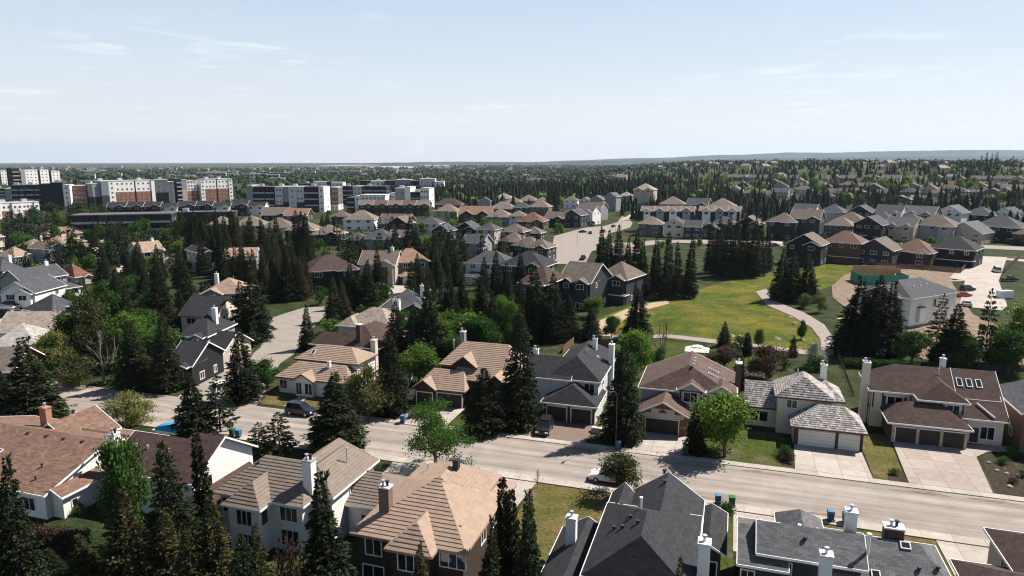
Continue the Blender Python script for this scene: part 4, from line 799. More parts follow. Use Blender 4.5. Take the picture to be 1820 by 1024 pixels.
# foreground trees whose feet are below the picture
for kind, lab, u, v, tx, ty, r in [
 ('spruce', 'foreground spruce cut by the left border', -52.6, 38., 0, 812, 2.4), ('mid', 'leafy green tree between the two white gables', -58., 48., 205, 780, 2.3), ('spruce', 'big foreground spruce before the white gable', -51.2, 46., 300, 782, 3.), ('column', 'dark columnar cedar against the white gable wall', -52., 50.5, 352, 770, .75),
 ('gold', 'olive-tipped foreground spruce at the hedge', -51., 40.5, 205, 872, 2.9), ('gold', 'foreground spruce right of the hedge with olive tips', -45.6, 41., 292, 905, 2.4), ('gold', 'foreground spruce below the turret bay', -40.6, 41.5, 372, 884, 2.7), ('gold', 'low foreground spruce right of the clipped hedge, filling the bottom edge', -54.2, 39.5, 150, 948, 2.6), ('gold', 'low foreground spruce between two olive-tipped ones at the bottom edge', -48.2, 39.5, 250, 930, 2.6), ('gold', 'low dark-footed foreground spruce at the bottom edge below the saltbox house', -43.2, 39.6, 332, 938, 2.5), ('spruce', 'low foreground spruce at the bottom edge left of the brownish shrub', -38.6, 39.6, 425, 950, 2.4), ('spruce', 'small foreground spruce at the bottom edge below the hedge end', -58, 40, 88, 975, 2.2),
 ('gold', 'short foreground spruce before the stucco windows', -37., 41.5, 455, 925, 1.7),
 ('spruce', 'large foreground spruce overlapping beige and tan houses', -30.6, 42.5, 575, 836, 2.9), ('rbush', 'brownish shrub at the foot of the large foreground spruce', -34.4, 45., 505, 962, 1.4), ('gold', 'brown-tipped small spruce before the dark back wall', -21.9, 44., 745, 968, 1.7), ('spruce', 'pointed spruce before the tan roof corner', -17.8, 45.5, 861, 920, 1.6),
 ('column', 'tall columnar cedar right of the tan roof', -18.2, 51.5, 897, 853, .7), ('column', 'second columnar cedar right of the tan roof', -17.4, 51., 911, 872, .65), ('spruce', 'foreground spruce at the lawn edge', -14.6, 46.5, 945, 876, 1.9), ('blue', 'small bluish spruce on the lawn edge behind', -16.5, 52.5, 938, 872, 1.2), ('gold', 'small olive conifer tip beside the white chimney', -1.6, 46., 1207, 988, 1.)]:
    p = UV(u, v); d = ray(tx, ty); t = p.y/d[1]; h = CAMZ+d[2]*t
    p.x = d[0]*t; tree(kind, lab, p, h, r)
def row(kind, group, label, pts, wmul=.42, **k):
    for i, (bx, by, ty) in enumerate(pts):
        p = at(bx, by); h = height(p, ty); tree(kind, label.replace('#', nth(i, len(pts))), p, h, h*wmul/2, group, **k)
row('spruce', 'spruces in the stand left of the meadow', 'tall spruce, # in the stand between townhouse and meadow', [(1068, 512, 402), (1082, 522, 408), (1098, 520, 398), (1112, 524, 420), (1128, 520, 405), (1143, 528, 425), (1164, 524, 415), (1186, 530, 413), (1206, 526, 430), (1224, 530, 420)], .30)
row('spruce', 'spruces in the stand at the top of the meadow', 'tall spruce, # in the stand at the top of the meadow', [(1262, 486, 392), (1276, 492, 384), (1291, 490, 378), (1306, 494, 388), (1320, 490, 376), (1336, 494, 384), (1350, 490, 390), (1362, 482, 402)], .30)
# ---------------------------------------------------------------- houses farther off: x0,x1 = width in the picture, by = foot, ty = ridge
RH = random.Random(3)
def gh(x0, x1, by, ty, style, roof, wall, rel, label, dep=None, group=None, opt='', kind='shingle', cat='house', name='house', pitch=.62, wall2=None):
    p = at((x0+x1)/2, by); phi = math.degrees(math.atan2(p.x, p.y)); yaw = math.radians(rel-phi); a = abs(math.radians(rel))
    span = (x1-x0)*mpp(p)*1.02; kd = .85 if dep is None else 0
    w = (span-(dep or 0)*math.sin(a))/(math.cos(a)+kd*math.sin(a)); w = max(4., w); d = dep or min(15., max(9., w*.95))
    ax = Vector((math.cos(yaw), math.sin(yaw), 0)); ay = Vector((-math.sin(yaw), math.cos(yaw), 0))
    p = p+ay*(math.sin(a)*w*.35); p.z = T(p.x, p.y)
    front = style in ('f', 'F'); hs = (w if front else d)/2+.4; q = p+ay*d*.5; q.z = p.z
    zr = max(3.8, height(q, ty)); rise = min(hs*pitch, zr-2.5); ze = zr-rise; two = ze > 4.1
    o = .6; X0, X1 = -w/2-o, w/2+o
    V = []
    if style == 'h': V.append((X0, X1, -o, d+o, ze, zr, 'x', -1, -1))
    elif style == 'p': V.append((X0, X1, -o, d+o, ze, zr, 'x', (w-1)/2, (w-1)/2))
    elif style == 'g': V.append((X0, X1, -o, d+o, ze, zr, 'x', 0, 0))
    elif style == 'f': V.append((X0, X1, -o, d+o, ze, zr, 'y', 0, 0))
    elif style == 'F': V.append((X0, X1, -o, d+o, ze, zr, 'y', 2.5, 0))
    s = 1 if 'l' not in opt else -1
    if 'G' in opt:      # a front-facing cross gable
        gw = min(5.5, w*.5); c = s*(w/2-gw/2-.2); V.append((c-gw/2-.3, c+gw/2+.3, -1.6, d*.5, ze-.04, ze+gw*.27, 'y', 0, 0))
    if 'T' in opt: V.append((-w*.36, w*.36, -2.2, d*.5, ze-.04, ze+w*.26, 'y', 0, 0))
    if 'J' in opt:      # two cross gables
        for c in (-w*.25, w*.25): V.append((c-w*.2, c+w*.2, -1.2, d*.5, ze-.04, ze+w*.12, 'y', 0, 0))
    if 'H' in opt:      # a projecting hip bay
        gw = min(6., w*.52); c = s*(w/2-gw/2-.3); V.append((c-gw/2-.3, c+gw/2+.3, -2., d*.5, ze-.05, ze+gw*.24, 'y', gw*.5, 0))
    if 'D' in opt and two: gw = min(6.2, w*.6); c = -s*(w/2-gw/2); V.append((c-gw/2-.3, c+gw/2+.3, -4., 2., 2.75, 2.75+gw*.2, 'x', gw*.4, gw*.4))      # garage in front
    if 'P' in opt and two: V.append((X0+.2, X1-.2, -1.7, 1.5, 2.7, 3.4, 'x', 1.2, 1.2))     # skirt roof over the lower floor
    r, W = house(label, p, yaw, V, roof, wall, cat=cat, vwalls={1: wall2} if wall2 else None, group=group, kind=kind, name=name, trim=None if 'k' not in opt else BRN)
    n = 2 if w < 11 else 3
    lv = ([.8, ze-1.75] if two else [.8]) + ([-1] if 0 else [])
    big = W[0]
    taken = []
    for i in range(1, len(V)):
        x0_, x1_, y0_, y1_ = W[i]; taken.append((x0_, x1_, V[i][4]))
        c = (x0_+x1_)/2
        if V[i][4] < 3 and 'D' in opt and y0_ < -2.: garage_door(r, 's', c, y0_, min(4.9, x1_-x0_-1), 2.1, DARKDOOR if RH.random() < .5 else WDOOR)
        elif V[i][4] > 3.2: window(r, 's', c, y0_, ze-1.7, min(2., (x1_-x0_)*.5), 1.2)
        if V[i][4] > 3.2 and two and y0_ < -.7: window(r, 's', c, y0_, .8, min(2., (x1_-x0_)*.5), 1.3)
    for z in lv:
        for k in range(n):
            x = -w/2+w*(k+.5)/n+RH.uniform(-.3, .3)
            if any(a_-1.3 < x < b_+1.3 for a_, b_, e_ in taken if not (e_ < 3 and z > 2.5)): continue
            window(r, 's', x, big[2], z, RH.choice((1.3, 1.7, 2.1)), 1.25, None, RH.choice((2, 2, 3)))
        sd_ = 'e' if rel < 0 else 'w'
        for k in range(2):
            if RH.random() < .75: window(r, sd_, d*(.28+.44*k), big[1] if sd_ == 'e' else big[0], z, RH.choice((.8, 1.2)), 1.2)
    if style in ('f', 'F') and two and zr-ze > 2.2 and 'v' in opt: window(r, 's', 0, big[2], ze+.3, 1., 1.)
    if 'c' in opt: chimney(r, s*w*.32, d*.5, ze, zr+.9, .9, .8, WHITE if 'C' not in opt else BRICKD, 1)
    pipe(r, w*.12, d*.5, zr-.2, .4)
    return r
def rowh(tmpl, lst, cat='house'):
    for i, q in enumerate(lst): gh(*q[:8], tmpl.replace('#', nth(i, len(lst))).replace('@', q[8]), opt=q[9] if len(q) > 9 else '', dep=q[10] if len(q) > 10 else None, cat=cat)
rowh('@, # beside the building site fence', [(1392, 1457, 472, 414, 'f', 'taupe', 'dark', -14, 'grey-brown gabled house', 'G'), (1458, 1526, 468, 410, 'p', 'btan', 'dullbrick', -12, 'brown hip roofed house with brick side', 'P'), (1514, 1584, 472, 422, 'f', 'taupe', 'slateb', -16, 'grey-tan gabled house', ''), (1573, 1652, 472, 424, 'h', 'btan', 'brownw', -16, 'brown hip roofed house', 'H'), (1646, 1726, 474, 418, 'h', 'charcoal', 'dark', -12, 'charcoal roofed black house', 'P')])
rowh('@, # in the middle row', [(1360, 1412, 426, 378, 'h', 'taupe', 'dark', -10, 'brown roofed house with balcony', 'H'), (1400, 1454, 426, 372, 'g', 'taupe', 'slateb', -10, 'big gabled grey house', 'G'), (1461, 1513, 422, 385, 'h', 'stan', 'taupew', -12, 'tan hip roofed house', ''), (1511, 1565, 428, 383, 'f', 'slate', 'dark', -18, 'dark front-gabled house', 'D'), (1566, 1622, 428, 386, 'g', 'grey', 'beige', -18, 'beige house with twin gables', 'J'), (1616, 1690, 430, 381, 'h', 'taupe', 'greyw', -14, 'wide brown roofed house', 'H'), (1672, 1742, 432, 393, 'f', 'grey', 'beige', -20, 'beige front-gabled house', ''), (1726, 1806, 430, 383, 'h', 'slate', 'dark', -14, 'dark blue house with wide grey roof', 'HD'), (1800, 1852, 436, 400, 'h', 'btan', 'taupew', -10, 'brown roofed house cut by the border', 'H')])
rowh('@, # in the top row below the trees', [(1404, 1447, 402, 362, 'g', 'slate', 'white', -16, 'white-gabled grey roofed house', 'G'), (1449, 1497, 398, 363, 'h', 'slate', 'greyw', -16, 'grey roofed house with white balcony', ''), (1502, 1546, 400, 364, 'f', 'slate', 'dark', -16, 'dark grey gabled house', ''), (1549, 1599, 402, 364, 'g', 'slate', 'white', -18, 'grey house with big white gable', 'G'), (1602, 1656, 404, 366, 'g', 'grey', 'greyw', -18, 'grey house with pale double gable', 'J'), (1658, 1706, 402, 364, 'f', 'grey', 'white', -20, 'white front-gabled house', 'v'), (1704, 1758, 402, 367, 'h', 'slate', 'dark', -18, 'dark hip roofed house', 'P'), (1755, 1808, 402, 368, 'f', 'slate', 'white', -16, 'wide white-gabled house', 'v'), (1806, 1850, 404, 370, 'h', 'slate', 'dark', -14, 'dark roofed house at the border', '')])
rowh('@, # between the upper and middle rows', [(1476, 1532, 412, 376, 'h', 'taupe', 'brownw', -12, 'long low brown roofed house', ''), (1530, 1584, 414, 376, 'h', 'slate', 'dark', -16, 'dark slate roofed house', ''), (1578, 1634, 416, 379, 'h', 'slate', 'slateb', -18, 'slate hip roofed house', '')])
# the white fronted town houses on the terrace
TW = [(1138, 1161), (1160, 1185), (1183, 1208), (1206, 1233), (1241, 1268), (1264, 1291), (1288, 1314)]
for i, (a_, b_) in enumerate(TW):
    gh(a_, b_-1, 412, 366, 'g', 'stan', 'slateb', -6, ('white' if i in (0, 2, 4, 6) else 'grey')+' fronted narrow town house, '+nth(i, 7)+' of the terrace', group='terrace of narrow town houses', opt='T', dep=9., cat='town house', name='town_house', pitch=.5, wall2='white' if i in (0, 2, 4, 6) else 'greyw')
rowh('@, # of three behind the terrace', [(1172, 1214, 392, 349, 'h', 'stan', 'greyw', -4, 'tan hip roofed house', ''), (1216, 1257, 394, 352, 'g', 'slate', 'teal', -14, 'slate blue gabled house', 'G'), (1257, 1303, 394, 352, 'h', 'stan', 'slateb', -6, 'tan hip roofed house', '')])
rowh('@, # in the row below the terrace', [(1134, 1176, 420, 384, 'h', 'stan', 'taupew', -6, 'tan hip roofed house', 'H'), (1178, 1216, 422, 386, 'f', 'slate', 'cream', -8, 'cream gabled house with small arched windows', 'v'), (1214, 1246, 424, 391, 'g', 'slate', 'slateb', -8, 'slate roofed grey house', ''), (1242, 1276, 424, 395, 'f', 'slate', 'teal', -10, 'teal gabled house', ''), (1262, 1304, 422, 384, 'h', 'slate', 'slateb', -8, 'slate hip roofed house', ''), (1304, 1350, 424, 383, 'f', 'taupe', 'dark', -10, 'dark gabled house', 'G')])
# the streets in the centre
rowh('@, # along the winding street', [(962, 1004, 404, 376, 'g', 'taupe', 'dark', -22, 'dark gabled house', 'G'), (994, 1034, 404, 371, 'f', 'slate', 'slateb', -26, 'slate blue gabled house', ''), (1014, 1056, 400, 365, 'g', 'taupe', 'white', -28, 'taupe roofed white gabled house', 'G'), (1032, 1070, 392, 359, 'g', 'taupe', 'greyw', -28, 'taupe roofed house', 'J'), (1028, 1048, 370, 350, 'f', 'grey', 'white', -14, 'white gabled house', ''), (1046, 1072, 370, 347, 'f', 'grey', 'greyw', -16, 'grey gabled house', ''), (1070, 1096, 376, 342, 'f', 'grey', 'greyw', -24, 'tall grey gabled house', '')])
rowh('@, # in the brown roofed row at centre', [(768, 822, 372, 352, 'h', 'dbrown', 'brownw', -10, 'dark brown roofed house', 'H'), (770, 814, 386, 362, 'h', 'stan', 'beige', -12, 'tan roofed house', 'H'), (810, 876, 396, 366, 'g', 'otan', 'brownw', -12, 'orange-tan roofed house with small gables', 'J'), (860, 908, 400, 371, 'h', 'stan', 'greyw', -14, 'tan hip roofed house', 'H'), (902, 934, 402, 374, 'h', 'stan', 'pale', -14, 'tan roofed pale house', ''), (912, 968, 410, 377, 'h', 'red', 'brownw', -14, 'reddish brown roofed house', 'G')])
rowh('@, # in the second row at centre', [(850, 872, 372, 350, 'f', 'slate', 'greyw', -4, 'small grey gabled house', 'v'), (866, 916, 380, 358, 'h', 'stan', 'dark', -10, 'tan-grey hip roofed house', 'H'), (910, 942, 382, 359, 'h', 'slate', 'slateb', -8, 'slate roofed blue-grey house', ''), (936, 976, 388, 356, 'p', 'stan', 'taupew', -14, 'tan pyramid roofed house', '')])
rowh('@, # in the third row at centre', [(876, 912, 362, 343, 'h', 'beige', 'pale', -8, 'pale roofed house', ''), (896, 926, 368, 350, 'h', 'stan', 'pale', -8, 'small tan hip house', ''), (920, 954, 366, 346, 'h', 'stan', 'taupew', -8, 'tan-grey roofed house', ''), (948, 974, 368, 350, 'h', 'stan', 'pale', -12, 'small tan roofed house', ''), (1000, 1026, 370, 348, 'h', 'taupe', 'white', -10, 'taupe roofed white house', ''), (1098, 1122, 366, 341, 'h', 'beige', 'greyw', -14, 'pale grey roofed house', ''), (1122, 1162, 368, 326, 'h', 'beige', 'beige', -12, 'large pale beige house against the trees', 'J')])
rowh('@, # in the slate roofed row', [(736, 782, 416, 384, 'h', 'slate', 'white', -18, 'pale slate roofed white house', ''), (762, 802, 430, 398, 'f', 'slate', 'slateb', -22, 'slate gabled house', 'G'), (804, 848, 424, 393, 'f', 'slate', 'dark', -18, 'dark gabled house', 'G'), (840, 882, 434, 395, 'h', 'slate', 'beige', -24, 'slate roofed house with beige side', ''), (880, 932, 432, 397, 'h', 'taupe', 'dark', -22, 'grey-brown hip roofed house', ''), (926, 962, 428, 402, 'h', 'taupe', 'dark', -16, 'low brown roofed house', '')])
rowh('@, # beside the roundabout', [(876, 930, 446, 413, 'h', 'taupe', 'dark', -24, 'grey-brown hip roofed house', 'H'), (902, 958, 460, 420, 'h', 'taupe', 'dark', -24, 'wide grey-brown roofed house', 'H'), (926, 976, 466, 424, 'h', 'taupe', 'slateb', -24, 'grey-brown roofed house with pale gable edge', 'G'), (814, 862, 462, 416, 'g', 'slate', 'greyw', -24, 'grey roofed house with grey side wall', '')][::-1])
rowh('@, # in the row behind the wood', [(370, 416, 410, 384, 'h', 'stan', 'cream', -8, 'tan hip roofed house', 'H'), (412, 472, 412, 383, 'h', 'stan', 'beige', -12, 'wide tan roofed house', 'H'), (462, 520, 414, 386, 'h', 'taupe', 'beige', -12, 'taupe roofed house', 'H'), (500, 562, 428, 391, 'h', 'stan', 'dark', -20, 'tan hip roofed house', 'H'), (545, 606, 434, 399, 'h', 'stan', 'dark', -20, 'tan roofed dark house', 'G'), (606, 652, 442, 412, 'h', 'slate', 'dark', -18, 'dark slate roofed house', ''), (636, 698, 450, 406, 'h', 'slate', 'greyw', -20, 'slate roofed house with grey wall', 'H'), (688, 726, 440, 408, 'g', 'taupe', 'dark', -18, 'taupe gabled house', '')])
rowh('@, # in the row before the apartments', [(462, 512, 392, 368, 'g', 'taupe', 'dark', -14, 'taupe roofed house', 'G'), (500, 548, 396, 370, 'g', 'otan', 'brownw', -20, 'orange-tan gabled house', 'G'), (588, 622, 398, 374, 'h', 'taupe', 'brownw', -10, 'brown hip roofed house', ''), (606, 668, 410, 373, 'h', 'stan', 'white', -14, 'tan hip roofed white-walled house', ''), (662, 728, 412, 380, 'g', 'taupe', 'dark', -22, 'taupe gabled house', 'G'), (684, 728, 424, 384, 'f', 'taupe', 'dark', -24, 'big taupe front-gabled house', '')])
for i in range(5): gh(636+i*25, 664+i*25, 384, 356, 'g', 'btan' if i % 2 else 'stan', 'brownw', -14, 'brown gabled row house, '+nth(i, 5)+' before the white apartments', opt='G', dep=9., group='brown row houses', cat='row house', name='row_house')
for i in range(9):
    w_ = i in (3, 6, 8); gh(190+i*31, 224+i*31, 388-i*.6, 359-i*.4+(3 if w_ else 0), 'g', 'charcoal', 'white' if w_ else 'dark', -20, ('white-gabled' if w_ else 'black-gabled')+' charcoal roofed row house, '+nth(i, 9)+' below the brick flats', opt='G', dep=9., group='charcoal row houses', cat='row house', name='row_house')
# the left hand cluster
for a in [(-14, 18, 448, 408, 'h', 'tan', 'cream', 30, 'tan roofed house with white chimney at the left border', 9., 'c'), (86, 120, 428, 409, 'p', 'tan', 'green', 30, 'small tan hip roofed house beside the orange dormer roof'), (116, 160, 428, 402, 'g', 'otan', 'cream', 24, 'orange-tan house with a wide white dormer'), (102, 164, 444, 416, 'h', 'tan', 'white', 30, 'tan hip house with grey chimney stack', 10., 'cC'),
 (54, 104, 448, 424, 'h', 'tan', 'pale', 28, 'pinkish tan roofed house between dark spruces', 10., 'c'), (22, 72, 468, 438, 'h', 'tan', 'pale', 32, 'pale tan roofed house with entry gable', 10., 'G'), (82, 134, 466, 430, 'f', 'taupe', 'blue', 34, 'tan-brown gabled house with blue-grey front', 11., 'v'), (166, 226, 448, 426, 'h', 'tan', 'cream', 26, 'wide orange-tan hip roofed house', 11., 'H'), (164, 196, 462, 440, 'p', 'tan', 'beige', 26, 'tan roofed garage wing of the wide house', 7., ''),
 (248, 302, 470, 429, 'g', 'tan', 'cream', 24, 'tan roofed house with white chimney behind pines', 10., 'cG'), (0, 60, 500, 461, 'h', 'slate', 'greyw', 30, 'slate roofed house with white garage and chimney', 10., 'cD'), (126, 176, 505, 468, 'h', 'red', 'beige', 28, 'brown-red hip roofed house with cream gable', 11., 'G'), (46, 140, 527, 474, 'g', 'slate', 'greyw', 34, 'long grey two-storey house with white corner windows', 9., 'c'), (96, 156, 528, 496, 'h', 'slate', 'white', 30, 'grey hip roofed garage with white door', 8., ''),
 (-20, 74, 562, 494, 'f', 'slate', 'white', -38, 'slate roofed house with white half-timbered gable', 11., 'GD'), (88, 172, 580, 522, 'h', 'slate', 'greyw', 30, 'dark grey hip roof beside the leafy trees', 11., ''), (-30, 122, 622, 553, 'g', 'beige', 'white', -34, 'long pale tan roofed house with sunlit stucco side', 10., 'cC'), (-26, 68, 640, 574, 'h', 'shakec', 'beige', -24, 'weathered grey roof below the pale tan one', 10., ''), (-24, 22, 700, 616, 'g', 'taupe', 'orange', -30, 'low brown house with lit window at the left border', 9., ''),
 (300, 398, 612, 526, 'g', 'charcoal', 'cream', -34, 'charcoal roofed house with cream half-timbered gable', 10., 'k'), (300, 388, 650, 556, 'h', 'charcoal', 'greyw', -32, 'charcoal roofed house with white chimney and front gable', 10., 'GcD'), (338, 412, 655, 588, 'g', 'charcoal', 'beige', -36, 'charcoal garage roof with white gable trim', 9., 'G'), (286, 352, 690, 606, 'g', 'charcoal', 'dark', -36, 'shaded charcoal house with white fascia', 9., 'G'), (350, 438, 552, 493, 'h', 'tan', 'greyw', -22, 'orange-tan roofed house with tall white chimneys', 10., 'clG'), (400, 458, 504, 440, 'g', 'tan', 'blue', -10, 'tan roofed blue-grey house with blue chimney', 10., 'Gl'), (348, 386, 486, 437, 'f', 'charcoal', 'beige', 20, 'stepped gable house with white trim behind pines', 10., 'G'),
 (548, 644, 520, 452, 'h', 'dbrown', 'dark', 12, 'dark brown roofed house in shade above the side street', 12., 'H'), (632, 708, 508, 445, 'g', 'taupe', 'beige', -16, 'taupe roofed house with tall glazed front gable', 11., 'Gc'), (704, 770, 502, 441, 'p', 'otan', 'taupew', 14, 'orange-brown hip roofed house above a dark garage', 11., 'GD'), (668, 764, 574, 514, 'h', 'slate', 'teal', -14, 'slate roofed dark teal bungalow with white chimney', 11., 'Gc'), (818, 908, 506, 446, 'h', 'slate', 'pale', -18, 'pale house with light grey roof and white side wall', 10., 'D'), (872, 972, 512, 446, 'h', 'charcoal', 'slateb', -24, 'charcoal roofed blue-grey house behind the pale one', 12., 'G'), (905, 985, 560, 470, 'h', 'dbrown', 'dark', -24, 'dark brown roofed house half hidden by spruces', 12., 'H'), (972, 1062, 552, 466, 'g', 'taupe', 'slateb', -26, 'brown-grey townhouse with tall white-framed windows', 13., 'GJ'), (1040, 1124, 540, 464, 'h', 'taupe', 'slateb', -26, 'brown-grey townhouse beside the meadow with bay gable', 12., 'GP'), (1058, 1126, 466, 432, 'h', 'taupe', 'brownw', -20, 'brown roof half hidden by the tall spruces', 11., 'H')]:
    gh(*a[:9], dep=a[9] if len(a) > 9 else None, opt=a[10] if len(a) > 10 else '')
# houses among the trees on the rise, small in the picture
q_ = [(1410, 1440, 345, 330, 'stan', 'white'), (1370, 1400, 352, 334, 'slate', 'cream'), (1345, 1372, 356, 338, 'taupe', 'cream'), (1318, 1344, 350, 336, 'beige', 'beige'), (1290, 1318, 352, 330, 'tan', 'cream'), (1362, 1386, 330, 318, 'btan', 'beige'), (1336, 1364, 312, 302, 'otan', 'cream'), (1405, 1434, 330, 316, 'tan', 'white'), (1440, 1462, 336, 320, 'beige', 'white'), (1456, 1482, 355, 342, 'stan', 'cream'), (1500, 1550, 352, 337, 'btan', 'beige'), (1526, 1576, 346, 326, 'taupe', 'beige'), (1580, 1616, 360, 347, 'tan', 'beige'), (1618, 1650, 358, 347, 'tan', 'cream'), (1634, 1668, 346, 328, 'beige', 'white'), (1664, 1700, 344, 328, 'btan', 'beige'), (1722, 1748, 342, 328, 'slate', 'cream'), (1744, 1778, 348, 334, 'otan', 'beige'), (1780, 1816, 342, 328, 'tan', 'white'), (1560, 1590, 326, 314, 'beige', 'cream'), (1600, 1628, 320, 310, 'stan', 'white'), (1664, 1692, 312, 300, 'tan', 'beige'), (1700, 1730, 308, 296, 'beige', 'cream'), (1760, 1790, 312, 298, 'tan', 'cream'), (1776, 1806, 326, 312, 'taupe', 'beige'), (1470, 1496, 322, 310, 'beige', 'cream'), (1512, 1538, 318, 307, 'tan', 'white'), (1398, 1424, 308, 299, 'otan', 'cream'), (936, 964, 330, 316, 'stan', 'pale'), (976, 1000, 326, 315, 'tan', 'cream'), (1006, 1030, 344, 330, 'stan', 'white'), (1030, 1052, 342, 331, 'beige', 'pale'), (962, 986, 340, 328, 'stan', 'cream'), (900, 924, 336, 322, 'beige', 'white'), (800, 830, 348, 328, 'beige', 'white'), (858, 888, 348, 334, 'slate', 'cream')]
rq_ = random.Random(8)
for yb_, st_ in ((324, 38), (336, 36), (348, 40)):
    x_ = 1290+rq_.uniform(0, 20)
    while x_ < 1815: q_.append((x_, x_+rq_.uniform(22, 32), yb_+rq_.uniform(-3, 3), yb_-rq_.uniform(11, 15), rq_.choice(('taupe', 'slate', 'btan', 'grey', 'stan')), rq_.choice(('cream', 'beige', 'white', 'greyw')))); x_ += st_*rq_.uniform(.75, 1.4)
q_ = sorted((a, b, c, d, {'tan': 'stan', 'beige': 'taupe', 'stan': 'taupe', 'otan': 'btan'}.get(r, r), {'white': 'beige', 'cream': 'beige', 'beige': 'taupew'}.get(w, w)) for a, b, c, d, r, w in q_ if c >= 320 or a < 1000)
for i, (a_, b_, c_, d_, r_, w_) in enumerate(q_):
    gh(a_, b_, c_, d_, ('h', 'g', 'f')[i % 3], r_, w_, -10, f'{dict(btan="brown", otan="orange-tan", stan="sandy", shakec="grey").get(r_, r_)} roofed house between treetops '+('right' if i > 8 else 'left')+f' of the terrace, {"front gable" if i % 3 == 2 else ("long ridge" if i % 3 == 1 else "hip roof")}', dep=10., group='houses among the trees on the rise')
# ---------------------------------------------------------------- apartment blocks
def facade(parent, x0, x1, y, z0, z1, fl, bays, w=1.3, h=1.4, mull=2, fm=None):
    for f in range(fl):
        for b in range(bays): window(parent, 's', x0+(x1-x0)*(b+.5)/bays, y, z0+(z1-z0)*(f+.35)/fl, w, h, fm, mull)
def block(x0, x1, by, ty, rel, label, secs, dep=16., cat='apartment building', group=None, name='apartment_block'):
    """secs: (share of the width, wall colour above, wall colour below, share of height below, floors, bays, set-back, extra height)"""
    p = at((x0+x1)/2, by); phi = math.degrees(math.atan2(p.x, p.y)); yaw = math.radians(rel-phi); hgt = height(p, ty)
    w = ((x1-x0)*mpp(p)-dep*abs(math.sin(math.radians(rel))))/math.cos(math.radians(rel)); tot = sum(s[0] for s in secs); x = -w/2
    r = thing(name, label, cat, p, yaw, group); i = 0
    for sh, wa, wb_, sp, fl, bays, sb, eh in secs:
        x2 = x+w*sh/tot; H_ = hgt+eh; g = .02*i; i += 1; zs = H_*sp
        for c_, z0, z1, e in ((wb_, -1., zs, 0), (wa, zs, H_, .03)):
            if z1-z0 < .1: continue
            m = MB(); m.box(x+g*0+.01, x2-.01, sb+e, dep-g, z0, z1); m.build('wall', wallmat(c_), r)
        m = MB(); m.box(x-.1, x2+.1, sb-.12, dep+.1-g, H_, H_+.5+g); m.build('roof', mat('parapet_roof', (.42, .42, .42), var=.1) if wa not in ('dark', 'slateb') else mat('dark_parapet_roof', (.09, .09, .095), var=.1), r)
        if bays:
            k1 = int(round(fl*sp)); 
            fm_ = DARKM if wb_ in ('dark', 'slateb') else None
            if k1: facade(r, x+.4, x2-.4, sb, 0, zs, k1, bays, fm=fm_)
            if fl-k1: facade(r, x+.4, x2-.4, sb+.03, zs, H_, fl-k1, bays, fm=DARKM if wa in ('dark', 'slateb') else None)
        nb = max(1, int(bays/2)) if bays else 0
        if bays and wa in ('dark', 'slateb') and fl > 2: balconies(r, x+.5, x2-.5, sb, [H_*f/fl for f in range(1, fl)], mat('pale_balcony_metal', (.34, .35, .36), var=.08))
        if x2-x > 5 and (len(secs)+i) % 2: m = MB(); m.box((x+x2)/2-1.8, (x+x2)/2+1.2, dep*.4, dep*.4+3., H_+.4, H_+2.4); m.build('rooftop_unit', METAL, r)
        x = x2
    for f in range(3): window(r, 'e', dep*.3, w/2-.01, hgt*(.15+.28*f), 1.2, 1.3); window(r, 'e', dep*.65, w/2-.01, hgt*(.15+.28*f), 1.2, 1.3); window(r, 'w', dep*.5, -w/2+.01, hgt*(.15+.28*f), 1.2, 1.3)
    HOUSES.append((p.x, p.y, yaw, -w/2, w/2, -2, dep))
    return r
def balconies(r, x0, x1, y, zs, m):
    for z in zs:
        b = MB(); b.box(x0, x1, y-1.4, y, z-.12, z); b.box(x0, x1, y-1.42, y-1.36, z, z+1.); b.build('balcony', m, r)
P_ = 'pale'
block(-12, 18, 338, 303, 22, 'white tower block at the left border with dark stair strip', [(1, 'white', 'white', 0, 7, 2, 0, 0), (.6, 'dark', 'dark', 0, 0, 0, -.3, 0), (1.2, 'white', 'white', 0, 7, 2, 0, 0)])
block(30, 108, 340, 302, 24, 'white tower block with shade coloured into its left wing', [(.9, 'dark', 'dark', 0, 6, 2, 2, 2), (.5, 'greyw', 'greyw', 0, 0, 0, 0, -1), (1.4, 'white', 'white', 0, 7, 3, 0, 0), (.3, 'dark', 'dark', 0, 0, 0, 1, 0), (1., 'white', 'white', 0, 7, 2, 0, 0), (.3, 'dark', 'dark', 0, 0, 0, 1, 0), (1., 'white', 'white', 0, 7, 2, 0, -2)])  # leftmost section near-black: shade on the tower's left put into its wall colour
block(-10, 27, 364, 336, -8, 'black low block at the left border with grey balcony bays', [(1, 'dark', 'dark', 0, 5, 2, 0, 0), (.7, 'greyw', 'dark', .2, 5, 1, -.8, 0)])
block(26, 78, 374, 330, -10, 'black apartment block with grey framed balconies', [(.8, 'dark', 'dark', 0, 5, 1, 0, 0), (.6, 'slateb', 'dark', 0, 5, 1, -1, 0), (1., 'dark', 'dark', 0, 5, 2, 0, 0), (.8, 'slateb', 'slateb', 0, 5, 1, -1, 0)], dep=18.)
block(76, 128, 374, 330, -10, 'black brick block ending in a white framed balcony bay', [(1.4, 'dark', 'dark', 0, 0, 0, 0, 1), (1.6, 'dark', 'dark', 0, 0, 0, -.5, 2), (.9, 'white', 'white', 0, 5, 1, -1, 0)], dep=18.)
block(126, 158, 372, 331, -10, 'brown brick apartment block behind the black ones', [(1, 'brickred', 'brickred', 0, 5, 5, 0, 0)])
